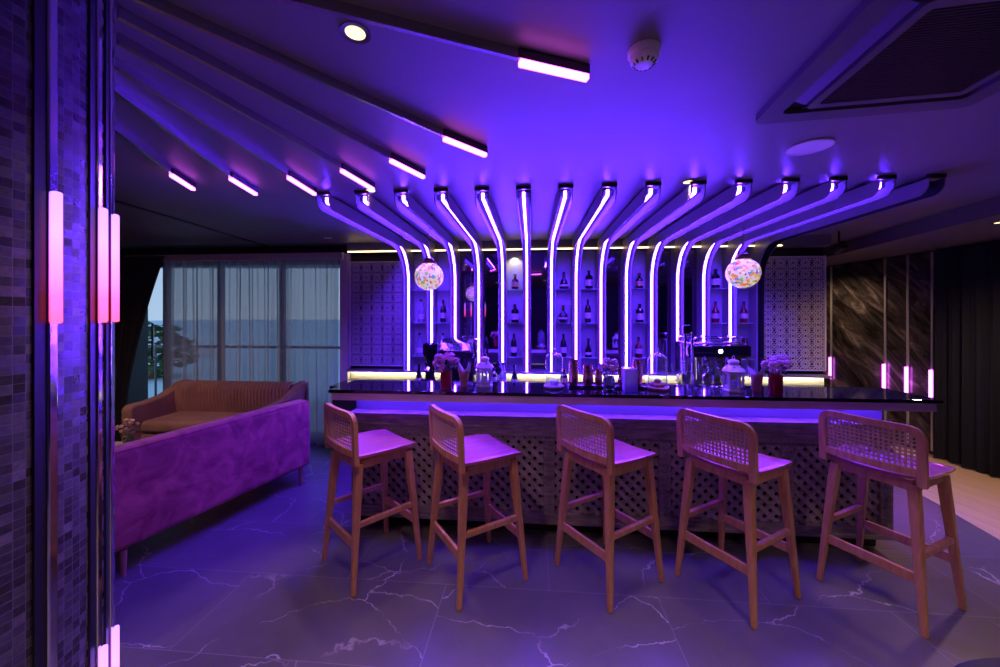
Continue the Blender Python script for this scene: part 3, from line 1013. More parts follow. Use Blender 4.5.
STOOLS = [((-.837, 2.452), 45, 'wooden cane-back bar stool nearest the purple sofa'),
          ((-.151, 2.346), 58, 'wooden cane-back bar stool, second from the purple sofa'),
          ((.668, 2.332), 58.5, 'wooden cane-back bar stool in the middle of the row of five'),
          ((1.392, 2.219), 62, 'wooden cane-back bar stool, second from the right end of the bar'),
          ((2.226, 2.156), 66.5, 'wooden cane-back bar stool at the right end of the bar')]
st = make_stool()
for k, ((x, y), a, lab) in enumerate(STOOLS):
    if k == 0: st.location = (x, y, 0); st.rotation_euler.z = -radians(a); st['label'] = lab
    else: dup(st, (x, y, 0), -radians(a), lab)

# ---------------------------------------------------------------- sofas, table
P1, P2 = Vector((-2.335, 2.13, 0)), Vector((-1.815, 3.62, 0))
dv = (P2 - P1).normalized(); ln = (P2 - P1).length; rot = math.atan2(dv.y, dv.x)
sf = thing('velvet_sofa', 'purple-lit rose velvet sofa seen from behind, next to the mosaic column', 'sofa', P1, rot)
# local x along the back, local y positive = seat side (away from the bar)
mb = MB(); mb.b(0, ln, 0, .17, .165, .79, .045, 4); mb.build('backrest', 'velvet', sf, smooth=True)
mb = MB(); mb.b(.0, .14, .172, .56, .165, .62, .05, 4); mb.build('armrest', 'velvet', sf, smooth=True)
mb = MB(); mb.b(ln - .14, ln, .172, .56, .165, .62, .05, 4); mb.build('armrest', 'velvet', sf, smooth=True)
mb = MB(); mb.b(.142, ln - .142, .172, .54, .165, .32, .02); mb.build('seat_base', 'velvet', sf, smooth=True)
mb = MB(); mb.b(.145, ln - .145, .175, .55, .322, .47, .05, 4); mb.build('seat_cushion', 'velvet', sf, smooth=True)
mb = MB(); mb.tube([(.03, .012, .777), (ln - .03, .012, .777)], .006, 8); mb.build('piping', 'velvet', sf, smooth=True)
for x in (.17, ln - .1):
    for y in (.035, .5):
        MB().lathe([(.012, 0), (.02, .165)], (x, y, 0), 12).build('leg', 'leg', sf, smooth=True)

sx0, sx1 = -4.28, -2.66
sw = sx1 - sx0
s2 = thing('tufted_sofa', 'mauve sofa with pleated back standing in front of the sheer curtain', 'sofa', B((sx0 + sx1) / 2, 4.31, 0), RB + pi)
# local y positive = towards the camera
hw = sw / 2
mb = MB()


def pleat(u, v):
    x = -hw + .10 + (sw - .20) * u
    k = 2 * pi / .042
    w = abs(sin(k * x / 2 + .5 * sin(x * 7) + .35 * sin(v * 5 + x * 9)))
    ang = v * pi * .62
    if v < .7: y = .20 + .03 * sin(v * 3); z = .44 + .33 * v / .7
    else:
        q = (v - .7) / .3 * pi * .75; y = .135 + .075 * cos(q) - .0; z = .77 + .05 * sin(q)
    return Vector((x, y + .016 * w, z + (.006 * w if v > .7 else 0)))


mb.grid(300, 22, pleat); mb.build('pleated_back', 'mauve', s2, smooth=True)
MB().b(-hw, hw, .0, .15, .16, .78, .05, 4).build('backrest', 'mauve', s2, smooth=True)
for s in (-1, 1):
    prof = [(0, .16), (.74, .16), (.74, .62), (.70, .66), (.55, .665), (.38, .69), (.24, .75), (.14, .805), (.05, .82), (0, .80)]
    mb = MB(); mb.prism(prof, s * (hw - .11), s * hw, lambda u, v, d: Vector((d, u, v)))
    mb.build('armrest', 'mauve', s2, bev=.03, bseg=4, smooth=True)
MB().b(-hw + .112, hw - .112, .152, .64, .16, .34, .02).build('seat_base', 'mauve', s2, smooth=True)
MB().b(-hw + .114, hw - .114, .156, .66, .342, .475, .05, 4).build('seat_cushion', 'mauve', s2, smooth=True)
for x in (-hw + .08, hw - .08):
    for y in (.08, .66): MB().lathe([(.012, 0), (.02, .16)], (x, y, 0), 12).build('leg', 'leg', s2, smooth=True)

tb = thing('coffee_table', 'beige-topped low table between the two sofas', 'table', (-3.32, 2.95, 0), -.05)
MB().b(-.42, .42, -.33, .33, .47, .50, .006).build('tabletop', 'tabletop', tb)
for x in (-.36, .36):
    for y in (-.27, .27): MB().bar((x, y, .469), (x, y, 0), .04, .04).build('leg', 'black', tb)


def blossoms(mb, c, rx, rz, n, r, seed):
    rn = random.Random(seed)
    for k in range(n):
        d = Vector((rn.gauss(0, 1), rn.gauss(0, 1), rn.gauss(.35, .8))).normalized()
        q = Vector(c) + Vector((d.x * rx, d.y * rx, d.z * rz)) * rn.uniform(.55, 1)
        ax = d.orthogonal().normalized(); bx = d.cross(ax)
        for p in range(5):
            a = 2 * pi * p / 5 + rn.random(); o = (ax * cos(a) + bx * sin(a)) * r * .55
            mb.ball(q + o + d * r * .15, r * .55, 1, (1, 1, .75))
        mb.ball(q + d * r * .3, r * .3, 1)


def leaves(mb, c, rx, rz, n, s, seed):
    rn = random.Random(seed)
    for k in range(n):
        d = Vector((rn.gauss(0, 1), rn.gauss(0, 1), rn.gauss(0, .7))).normalized()
        q = Vector(c) + Vector((d.x * rx, d.y * rx, d.z * rz)) * rn.uniform(.6, 1.1)
        sd = d.orthogonal().normalized() * s * .3; up = d.cross(sd).normalized() * .002
        mb.face([q - d * s * .5, q + sd + up, q + d * s * .5, q - sd + up])


def flower_vase(lab, loc, jarm, petal, rj, hj, rf, hf, n, seed, cat='vase', grp=None):
    t = thing('flower_vase', lab, cat, loc, random.random())
    if grp: t['group'] = grp
    if jarm == 'redglass':        # ribbed jar
        pr = [(rj * .92, 0), (rj, .006)]
        for k in range(6): pr += [(rj * .97, .012 + (hj - .02) * k / 6), (rj * 1.03, .012 + (hj - .02) * (k + .5) / 6)]
        pr += [(rj * .95, hj), (rj * .85, hj), (rj * .85, .012), (0, .012)]
    else:
        pr = [(rj * .9, 0), (rj, .008), (rj, hj * .8), (rj * .86, hj * .9), (rj * .95, hj), (rj * .84, hj), (rj * .8, hj * .88), (rj * .9, .012), (0, .012)]
    MB().lathe(pr, seg=24).build('jar', jarm, t, smooth=True)
    mb = MB(); blossoms(mb, (0, 0, hj + hf * .55), rf, hf * .6, n, rf * .24, seed); mb.build('flowers', petal, t, smooth=True)
    mb = MB(); leaves(mb, (0, 0, hj + hf * .4), rf * .9, hf * .5, n, rf * .45, seed + 1)
    for k in range(7):
        a = k * .9; mb.tube([(0.3 * rj * cos(a), .3 * rj * sin(a), .015), (.5 * rj * cos(a), .5 * rj * sin(a), hj), (rf * .5 * cos(a), rf * .5 * sin(a), hj + hf * .5)], .0018, 5)
    mb.build('stems', 'leaf', t)
    return t


flower_vase('small glass vase of dried flowers on the beige table by the sofas', (-3.17, 3.2, .50), 'greenglass', 'palepink', .035, .07, .075, .13, 18, 3)

# ---------------------------------------------------------------- things on the countertop
ZC = 1.0805
G_T = 'tabletop things on the bar'


def on(px, n, z=ZC):
    return B(ba(px, n), n, z)


flower_vase('red ribbed jar of pink flowers at the left end of the bar', on(446, 2.63), 'redglass', 'pink', .040, .128, .085, .115, 26, 11)
flower_vase('red ribbed jar of pale pink flowers at the right end of the bar', on(775.5, 2.62), 'redglass', 'palepink', .040, .128, .095, .12, 28, 12)
flower_vase('green glass jar of pale flowers in the middle of the bar', on(609, 2.64), 'greenglass', 'palepink', .038, .10, .075, .125, 24, 13)


def napkin_glass(lab, loc, seed):
    t = thing('napkin_glass', lab, 'glass', loc, seed * .7, 'peach tumblers holding white paper')
    MB().lathe([(.024, 0), (.026, .004), (.04, .115), (.037, .115), (.023, .008), (0, .008)], seg=24).build('tumbler', 'peachglass', t, smooth=True)
    mb = MB(); rn = random.Random(seed)
    for k in range(4):
        a = k * pi / 2 + rn.uniform(-.3, .3); d = Vector((cos(a), sin(a), 0)); s = Vector((-sin(a), cos(a), 0))
        b0 = d * .006 + Vector((0, 0, .02))
        mb.prism([(-.008, 0), (.008, 0), (.03, .105), (.012 + rn.uniform(-.02, .02), .165), (-.03, .105)], 0, .0012,
                 lambda u, v, q, b0=b0, d=d, s=s: b0 + s * u + d * (q + v * .26) + Vector((0, 0, v * .93)))
    mb.build('napkin', 'paper', t)
    return t


napkin_glass('peach tumbler of white napkins left of the left lantern', on(464, 2.72), 1)
napkin_glass('peach tumbler of white napkins right of the right lantern', on(756.5, 2.72), 2)


def lantern(lab, loc, rot, s=1.):
    t = thing('lantern', lab, 'lantern', loc, rot)
    r = .058 * s; n = 6
    MB().lathe([(r * 1.1, 0), (r * 1.12, .012), (r, .018), (r, .026), (0, .026)], seg=n).build('base', 'white', t)
    mb = MB()
    for k in range(n):
        a = 2 * pi * k / n; x, y = r * .93 * cos(a), r * .93 * sin(a)
        mb.bar((x, y, .025), (x, y, .132), .0135, .013, up=(-y, x, 0))
        a2 = a + 2 * pi / n
        for z in (.03, .128): mb.bar((x, y, z), (r * .93 * cos(a2), r * .93 * sin(a2), z), .010, .016)
    mb.build('frame', 'white', t)
    MB().lathe([(r * .84, .027), (r * .84, .131)], seg=n, close=True).build('glass_pane', 'thinglass', t)
    MB().lathe([(r * 1.12, .133), (r * 1.16, .14), (r * .95, .158), (r * .62, .178), (r * .5, .182), (r * .5, .196), (r * .62, .199), (r * .5, .212), (r * .16, .219), (0, .221)], seg=24).build('roof', 'white', t, smooth=True)
    mb = MB(); mb.tube([(.017 * cos(q * pi / 6), 0, .229 + .014 * sin(q * pi / 6)) for q in range(12)], .0022, 6, closed=True); mb.build('ring', 'white', t, smooth=True)
    MB().lathe([(.022, .027), (.022, .075), (0, .075)], seg=16).build('candle', 'paper', t, smooth=True)
    mb = MB()
    for k in range(6):
        a = pi / 6 + k * pi / 3; mb.ball((r * .78 * cos(a), r * .78 * sin(a), .170), .005, 1)
    mb.build('vent_hole', 'black', t)
    return t


lantern('white metal candle lantern on the left half of the bar', on(484.5, 2.74), .3)
lantern('white metal candle lantern on the right half of the bar', on(733.5, 2.70), .6, 1.05)


def cloche(lab, loc, r, h, cake):
    t = thing('glass_dome', lab, 'glass dome', loc)
    MB().lathe([(r * 1.12, 0), (r * 1.2, .006), (r * 1.2, .016), (r * 1.1, .021), (0, .021)], seg=32).build('wooden_base', 'woodstand' if cake else 'tabletop', t, smooth=True)
    pr = [(r, .0215), (r, h - r * .95)]
    for k in range(1, 8):
        q = pi / 2 * k / 8; pr.append((r * cos(q), h - r * .95 + r * .72 * sin(q)))
    pr.append((.008, h - r * .95 + r * .722))
    inner = [(x - .0022, z - .002) for x, z in pr[::-1]]
    MB().lathe(pr, seg=32, close=True).build('dome', 'domeglass', t, smooth=True)
    zt = h - r * .95 + r * .72
    MB().lathe([(.006, zt - .002), (.006, zt + .006), (.012, zt + .012), (.013, zt + .020), (.007, zt + .028), (0, zt + .03)], seg=16).build('knob', 'domeglass', t, smooth=True)
    if cake:
        mb = MB()
        for k in range(7):
            a = k * 2 * pi / 6; x, y = (0, 0) if k == 6 else (r * .5 * cos(a), r * .5 * sin(a)); z = .022 if k < 6 else .048
            mb.lathe([(.018, z), (.023, z + .006), (.022, z + .018), (.012, z + .024), (0, z + .025)], (x, y, 0), 14)
        mb.build('pastries', 'pastry', t, smooth=True)
    else:
        MB().lathe([(.03, .022), (.03, .05), (.0, .05)], seg=20).build('candle', 'paper', t, smooth=True)
    return t


cloche('tall glass dome over a white candle, left of the copper shakers', on(554, 2.72), .061, .27, False)
cloche('tall glass dome over pastries on a wooden stand, right of the shakers', on(657.5, 2.72), .064, .27, True)


tr = thing('bar_tray', 'flat black tray under the copper shakers on the bar', 'tray', on(608, 2.80), RB)
mb = MB(); mb.b(-.29, .29, -.075, .075, 0, .006); mb.build('tray_bed', 'black', tr)
mb = MB()
for y in (-.0735, .0735): mb.b(-.29, .29, y - .0015, y + .0015, .0065, .016)
for x in (-.2885, .2885): mb.b(x - .0015, x + .0015, -.072, .072, .0065, .016)
mb.build('rim', 'black', tr)


def shaker(lab, px, n, r, h, top=1.2):
    t = thing('cocktail_shaker', lab, 'shaker', on(px, n, ZC + .0065), 0, 'copper cocktail shakers')
    MB().lathe([(r * .8, 0), (r * .84, .004), (r, h * .2), (r * .98, h * .8), (r * .9, h), (r * .86, h), (r * .9, h * .9), (r * .7, .01), (0, .01)], seg=28).build('cup', 'copper', t, smooth=True)
    MB().lathe([(r * .985, h * .79), (r * 1.0, h * .8), (r * .985, h * .81)], seg=28, close=True).build('ring', 'copper', t, smooth=True)


shaker('tall copper cocktail shaker at the left end of the black tray', 573.5, 2.79, .034, .19)
shaker('medium copper shaker, second on the black tray from the left', 588, 2.79, .037, .148)
shaker('small copper cup just left of the green flower jar', 598.5, 2.82, .026, .115)
shaker('tall copper shaker behind the frosted candle glass', 637.5, 2.80, .035, .19)
t = thing('copper_jigger', 'slim pinkish copper cup between flower jar and frosted candle glass', 'cup', on(621, 2.80, ZC + .0065))
MB().lathe([(.02, 0), (.024, .05), (.016, .06), (.016, .066), (.03, .125), (.028, .125), (.012, .07), (0, .07)], seg=24).build('cup', 'copper', t, smooth=True)
t = thing('candle_glass', 'square frosted violet candle glass in the middle of the bar', 'candle holder', on(630, 2.64), RB)
MB().b(-.042, .042, -.042, .042, 0, .155, .004).build('frosted_glass', P('frosted violet glass', (.55, .45, .75), .55, trans=.5), t)
mb = MB(); mb.b(-.044, .044, -.044, .044, .1555, .160); mb.build('lid', 'steel', t)

# stemmed glasses at the back of the bar
gp = MB(); 
def stem_glass(lab, px, n, first=[None]):
    loc = on(px, n)
    if first[0] is None:
        t = thing('stem_glass', lab, 'glass', loc, 0, 'stemmed glasses at the back of the bar')
        MB().lathe([(.03, 0), (.03, .002), (.006, .006), (.0035, .02), (.0035, .07), (.012, .082)], seg=20).build('stem', 'glass', t, smooth=True)
        MB().lathe([(.012, .0825), (.028, .1), (.034, .125), (.03, .16)], seg=20, close=True).build('bowl', 'thinglass', t, smooth=True)
        first[0] = t; return t
    return dup(first[0], loc, 0, lab)
gp.bm.free()
stem_glass('stemmed glass just left of the pastry dome', 644, 2.87)
stem_glass('stemmed glass behind the pastry dome, right of it', 667, 2.87)
stem_glass('stemmed glass left of the square-necked tap', 678, 2.86)
stem_glass('stemmed glass right of the square-necked tap', 703, 2.87)
stem_glass('stemmed glass second to the left of the right lantern', 713, 2.86)
stem_glass('stemmed glass nearest to the right lantern, on its left', 721, 2.88)
# gooseneck tap
t = thing('bar_tap', 'tall chrome square-necked tap beside the right coffee machine', 'tap', B(ba(690, 3.3), 3.3, .9005), RB)
mb = MB(); mb.lathe([(.025, 0), (.025, .03), (.014, .035), (0, .035)], seg=16)
mb.tube([(.02, 0, .03), (.02, 0, .535), (.015, 0, .545), (-.035, 0, .545), (-.04, 0, .535), (-.04, 0, .2)], .0115, 10); mb.build('spout', 'chrome', t, smooth=True)
MB().bar((.0, 0, .03), (-.05, -.03, .09), .014, .014).build('lever', 'chrome', t)
MB().b(-.06, .0, -.02, .02, .548, .62, .008).build('head', 'darksteel', t)

# ---------------------------------------------------------------- machines on the back counter
ZBC = .8205
em = thing('espresso_machine', 'dark two-group espresso machine on the right of the back counter', 'coffee machine', B(ba(711, 4.13), 4.13, ZBC), RB)
W = .30
MB().b(-W, W, -.02, .2, .05, .50, .02, 3).build('body', 'steel', em, smooth=True)
MB().b(-W, W, -.2, -.021, .36, .48, .02, 3).build('group_housing', 'blackgloss', em, smooth=True)
MB().b(-W, W, -.21, -.021, .04, .07, .006).build('drip_tray', 'chrome', em)
for x in (-.26, .26):
    for y in (-.16, .16): MB().lathe([(.02, 0), (.02, .045), (0, .045)], (x, y, 0), 12).build('foot', 'black', em)
mb = MB()
for y in (-.17, .17): mb.tube([(-.27, y, .55), (.27, y, .55)], .006)
for x in (-.27, .27): mb.tube([(x, -.17, .55), (x, .17, .55)], .006); mb.tube([(x, -.17, .48), (x, -.17, .55)], .005); mb.tube([(x, .17, .5), (x, .17, .55)], .005)
mb.build('cup_rail', 'chrome', em, smooth=True)
for x in (-.11, .11):
    MB().lathe([(.035, .29), (.038, .3), (.034, .359), (0, .359)], (x, -.11, 0), 20).build('group_head', 'chrome', em, smooth=True)
    mb = MB(); mb.lathe([(.02, .25), (.036, .265), (.036, .289), (0, .289)], (x, -.11, 0), 20); mb.tube([(x, -.14, .275), (x, -.24, .26)], .011, 8); mb.build('portafilter', 'chrome', em, smooth=True)
for x in (-.25, .25):
    mb = MB(); mb.tube([(x, -.18, .37), (x + .02, -.2, .33), (x + .02, -.2, .14)], .006, 8); mb.build('steam_wand', 'chrome', em, smooth=True)
mb = MB(); mb.lathe([(.02, 0), (.02, .006), (0, .006)], (0, -.201, .42), 20, R=Matrix.Rotation(pi / 2, 3, 'X')); mb.build('gauge_lamp', 'dotlight', em)

cm = thing('coffee_machine', 'hooded silver coffee machine behind the left napkin tumbler', 'coffee machine', B(ba(459, 4.13), 4.13, ZBC), RB)
MB().b(-.17, .17, -.02, .2, .03, .40, .03, 3).build('body', 'darksteel', cm, smooth=True)
MB().b(-.17, .17, -.2, .2, .0, .045, .01).build('base', 'black', cm)
mb = MB(); mb.prism([(-.2, .33), (-.21, .40), (-.16, .47), (-.02, .52), (.2, .52), (.21, .36), (-.02, .36)], -.185, .185, lambda u, v, d: Vector((d, u, v)))
mb.build('hood', P('dark foil', (.2, .2, .24), .12, metal=1., bump=.6, bscale=9), cm, smooth=True, bev=.012)
mb = MB(); mb.tube([(.20, -.19, .50), (.215, -.2, .4), (.205, -.19, .15)], .014, 8); mb.build('side_arm', 'chrome', cm, smooth=True)
MB().lathe([(.03, .2), (.035, .22), (.03, .359), (0, .359)], (0, -.1, 0), 18).build('group_head', 'chrome', cm, smooth=True)

cg = thing('coffee_grinder', 'dark coffee grinder left of the hooded coffee machine', 'grinder', B(ba(430, 4.13), 4.13, ZBC), RB)
MB().b(-.09, .09, -.10, .10, 0, .08, .012).build('base', 'darksteel', cg)
MB().lathe([(.055, .081), (.05, .2), (.058, .25), (0, .25)], seg=20).build('body', 'darksteel', cg, smooth=True)
MB().lathe([(.03, .251), (.085, .36), (.088, .46), (.05, .475), (0, .478)], seg=20).build('hopper', 'blackgloss', cg, smooth=True)
MB().bar((0, -.09, .2), (0, -.13, .17), .05, .04).build('spout', 'chrome', cg)

# ---------------------------------------------------------------- bottles
def bottle_proto(kind):
    t = thing('liquor_bottle', 'x', 'bottle', (0, 0, 0), 0, 'liquor bottles of the bar wall')
    if kind == 'pear':
        body = [(.035, 0), (.048, .008), (.05, .05), (.035, .10), (.016, .125), (.014, .165), (0, .165)]; cap = (.016, .165, .20); lab = (.0505, .028, .052, 'label'); bm_ = 'bottledark'
    elif kind == 'round':
        body = [(.03, 0), (.045, .01), (.058, .05), (.05, .095), (.024, .12), (.016, .135), (.015, .17), (0, .17)]; cap = (.018, .17, .20); lab = (.0582, .04, .062, 'label'); bm_ = 'bottledark'
    elif kind == 'squat':
        body = [(.036, 0), (.04, .006), (.04, .10), (.03, .118), (.014, .125), (.014, .145), (0, .145)]; cap = (.018, .145, .178); lab = (.0405, .03, .085, 'labelamber'); bm_ = 'bottledark'
    elif kind == 'square':
        body = [(.04, 0), (.044, .008), (.044, .14), (.03, .158), (.015, .165), (.015, .19), (0, .19)]; cap = (.018, .19, .215); lab = (.0445, .035, .105, 'label'); bm_ = 'bottledark'
    elif kind == 'wine':
        body = [(.034, 0), (.036, .006), (.036, .15), (.028, .185), (.014, .21), (.013, .255), (0, .255)]; cap = (.0145, .255, .27); lab = (.0365, .05, .115, 'label'); bm_ = 'bottledark'
    elif kind == 'clear':
        body = [(.036, 0), (.038, .006), (.038, .135), (.028, .17), (.014, .19), (.013, .25), (0, .25)]; cap = (.0155, .25, .275); lab = (.0385, .04, .10, 'label'); bm_ = 'bottleclear'
    elif kind == 'red':
        body = [(.036, 0), (.04, .006), (.04, .12), (.026, .15), (.014, .165), (.013, .215), (0, .215)]; cap = (.0155, .215, .24); lab = (.0405, .05, .105, 'label'); bm_ = 'bottlered'
    elif kind == 'flask':
        body = [(.03, 0), (.042, .006), (.036, .08), (.02, .13), (.014, .15), (.014, .19), (0, .19)]; cap = (.016, .19, .22); lab = (.0415, .03, .06, 'label'); bm_ = 'bottledark'
    MB().lathe(body, seg=8 if kind == 'square' else 22).build('glass_body', bm_, t, smooth=kind != 'square')
    MB().lathe([(cap[0], cap[1] + .0005), (cap[0], cap[2]), (0, cap[2])], seg=16).build('cap', 'gold' if kind in ('squat', 'round') else 'black', t, smooth=True)
    MB().lathe([(lab[0], lab[1]), (lab[0], lab[2])], seg=8 if kind == 'square' else 22, close=True).build('paper_label', lab[3], t, smooth=kind != 'square')
    return t


PLACE = {1: [None, 'clear', 'clear'], 2: [None, 'wine', 'clear'], 5: ['squat', 'square', 'wine'], 7: ['pear', 'round', 'wine'], 8: ['square', 'wine', 'flask'],
         10: ['squat', 'square', 'red'], 13: ['square', 'red', 'pear'], 14: [None, 'red', 'red']}
# a second copy for the doubled shelves
WORDS = {'pear': 'dark pear-shaped bottle', 'round': 'dark round-bellied bottle', 'squat': 'squat dark bottle with amber label', 'square': 'square-shouldered dark bottle',
         'wine': 'tall dark wine bottle', 'clear': 'tall clear bottle', 'red': 'reddish bottle with pale label', 'flask': 'dark conical bottle'}
protos = {}
SHN = ('top', 'middle', 'lowest')


def bottle(kind, loc, lab, rz=0.):
    if kind not in protos:
        b = bottle_proto(kind); b.location = loc; b.rotation_euler.z = rz; b['label'] = lab; protos[kind] = b; return b
    return dup(protos[kind], loc, rz, lab)


for k, row in PLACE.items():
    ac = A0 + SP * (k - .5)
    for j, kd in enumerate(row):
        if kd: bottle(kd, B(ac + random.uniform(-.012, .012), WN - .072, Z_SH[j] + .0008), '%s, %s shelf, %s' % (WORDS[kd], SHN[j], NICHE[k]), random.uniform(0, 6))
for px, kd, n, lab in ((493, 'square', 4.12, 'dark square bottle on the back counter just right of the left lantern'), (498.5, 'wine', 4.22, 'dark wine bottle on the back counter left of the yellow-lit niche'),
                       (503, 'clear', 4.02, 'clear bottle on the back counter below the yellow-lit niche'), (514.5, 'flask', 4.25, 'dark conical bottle on the back counter under the yellow-lit niche'),
                       (564, 'squat', 4.25, 'squat bottle on the back counter behind the left glass dome'), (419, 'flask', 4.25, 'dark conical bottle beside the coffee grinder')):
    bottle(kd, B(ba(px, n), n, ZBC + .0005), lab)

# ---------------------------------------------------------------- hanging mosaic lamps
def pendant(lab, a, n, z, rot):
    p = B(a, n, z)
    t = thing('mosaic_pendant_lamp', lab, 'pendant lamp', p, rot, 'hanging mosaic globe lamps')
    r = .125
    pr = [(r * sin(pi * (k + .0) / 20), -r * .97 * cos(pi * k / 20)) for k in range(0, 19)]
    pr[0] = (0, -r * .97)
    MB().lathe(pr, seg=36, close=True).build('globe', 'lampglass', t, smooth=True)
    zt = .97 * r * cos(pi * 2 / 20)
    MB().lathe([(.045, zt - .006), (.06, zt), (.06, zt + .012), (.04, zt + .02), (.04, zt + .034), (.05, zt + .036), (.03, zt + .046), (0, zt + .05)], seg=24).build('cap', 'brass', t, smooth=True)
    mb = MB(); top = CEIL - z - .02
    k = 0; zz = zt + .05
    while zz < top - .012:
        R = Matrix.Rotation(pi / 2 * (k % 2), 3, 'Z')
        mb.tube([R @ Vector((.007 * cos(q * pi / 4), 0, zz + .010 + .011 * sin(q * pi / 4))) for q in range(8)], .0018, 5, closed=True)
        zz += .0175; k += 1
    mb.build('chain', 'brass', t)
    MB().lathe([(.035, top + .0), (.03, top - .012), (.0, top - .012)], seg=20).build('canopy', 'brass', t, smooth=True) if False else \
        MB().lathe([(.0, top - .012), (.03, top - .008), (.038, top + .0195)], seg=20).build('ceiling_canopy', 'brass', t, smooth=True)
    return t


pendant('lit mosaic globe lamp hanging at the left end of the bar', ba(429, 3.21), 3.21, 1.94, .3)
pendant('lit mosaic globe lamp hanging at the right end of the bar', ba(743, 3.21), 3.21, 1.945, 1.7)

# ---------------------------------------------------------------- ceiling fixtures
def spot(loc, energy, size=100, blend=.7, col=(1, .61, .36), rad=.03, aim=None):
    l = bpy.data.lights.new('downlight', 'SPOT'); l.energy = energy; l.spot_size = radians(size); l.spot_blend = blend; l.color = col; l.shadow_soft_size = rad
    o = bpy.data.objects.new('downlight_beam', l); C.objects.link(o); o.location = loc
    if aim is not None:
        o.rotation_euler = (Vector(aim) - Vector(loc)).to_track_quat('-Z', 'Y').to_euler()
    return o


DOWN = [((-.45, 1.166), 45, 'bright warm downlight in the ceiling left of the smoke detector'), ((-.91, 2.64), 40, 'small warm downlight beside the second light rib'),
        ((1.24, 2.47), 40, 'small warm downlight just left of the tenth light rib end'),
        ((1.5, .2), 100, None), ((.3, -.5), 150, None), ((-1.0, -.9), 110, None), ((-3.7, 2.9), 62, None), ((4.0, 3.0), 90, 'warm downlight in the right corridor soffit near the navy drape'), ((4.2, 1.3), 60, None), ((4.45, 5.3), 25, None)]
for (x, y), e, lab in DOWN:
    if lab is None: lab = 'warm recessed downlight outside the picture, lighting the room, seen only from elsewhere'
    zc = 2.345 if x > 3.5 else CEIL
    t = thing('recessed_downlight', lab, 'downlight', (x, y, zc), 0, 'recessed warm downlights')
    MB().lathe([(.030, -.001), (.046, -.004), (.046, -.0002)], seg=28, close=True).build('ring', 'ac', t, smooth=True)
    MB().lathe([(0, -.0022), (.030, -.0022)], seg=28, close=True).build('lens', 'down', t)
    if lab.startswith('small warm'):       # the two small ones at the ribs are tilted towards the room
        s = spot((0, 0, -.02), e, 56, .35, aim=(.1, -.85, -CEIL))
    else:
        s = spot((0, 0, -.02), e, 150 if y > 2 else 115, 1.)
    s.parent = t
ac5 = A0 + SP * 4.5
spot(B(ac5, 4.43, 2.352), 5., 95, .6, (1, .86, .6), .01)
# tiny unlit downlight in the left ceiling
t = thing('recessed_downlight', 'small unlit downlight in the dark left ceiling near the pelmet', 'downlight', (-1.95, 4.25, CEIL), 0, 'recessed warm downlights')
MB().lathe([(0, -.004), (.04, -.004), (.045, -.0002)], seg=24, close=True).build('lens', 'smoke', t, smooth=True)

t = thing('smoke_detector', 'round off-white smoke detector on the violet ceiling', 'smoke detector', (.478, 1.245, CEIL))
MB().lathe([(.052, -.0003), (.052, -.014), (.048, -.02), (0, -.02)], seg=32).build('base', 'smoke', t, smooth=True)
MB().lathe([(.04, -.0202), (.046, -.026), (.044, -.036), (.030, -.048), (.014, -.05), (0, -.05)], seg=32).build('cover', 'smoke', t, smooth=True)
mb = MB()
for k in range(12):
    a = k * pi / 6; mb.bar((.038 * cos(a), .038 * sin(a), -.0425), (.028 * cos(a), .028 * sin(a), -.0502), .006, .003)
mb.build('vent_slot', 'darksteel', t)
t = thing('ceiling_speaker', 'flat round pale speaker in the ceiling right of the canopy', 'speaker', (1.614, 1.955, CEIL))
MB().lathe([(.098, -.0003), (.1, -.006), (.09, -.009), (.088, -.007), (0, -.007)], seg=40).build('grille', 'smoke', t, smooth=True)
t = thing('ceiling_spotlight', 'small black spotlight under the ceiling beside the right lattice screen', 'spotlight', B(3.2, 4.2, 2.31), RB)
MB().lathe([(0, -.06), (.045, -.06), (.045, .06), (0, .06)], seg=18, R=Matrix.Rotation(radians(70), 3, 'X')).build('can', 'black', t, smooth=True)
MB().tube([(0, 0, .04), (0, 0, CEIL - 2.31)], .01).build('stem', 'black', t)

# air conditioner cassette
acu = thing('air_conditioner', 'large dark ceiling air conditioner cassette with black grille', 'air conditioner', (1.126, 1.675, CEIL), -radians(10.2))
# local x right, y = away from camera; the corner at the origin is the far left one
sz = .80


def rrect(x0, x1, y0, y1, r, n=6):
    out = []
    for cx, cy, a0 in ((x1 - r, y1 - r, 0), (x0 + r, y1 - r, 90), (x0 + r, y0 + r, 180), (x1 - r, y0 + r, 270)):
        for k in range(n + 1):
            a = radians(a0 + 90 * k / n); out.append((cx + r * cos(a), cy + r * sin(a)))
    return out


def rim(mb, outer, inner, z0, z1):
    n = len(outer)
    q = [[mb.bm.verts.new((x, y, z)) for x, y in lp] for lp, z in ((outer, z0), (outer, z1), (inner, z1), (inner, z0))]
    for k in range(n):
        for a, b in ((0, 1), (1, 2), (2, 3), (3, 0)):
            mb.bm.faces.new((q[a][k], q[a][(k + 1) % n], q[b][(k + 1) % n], q[b][k]))


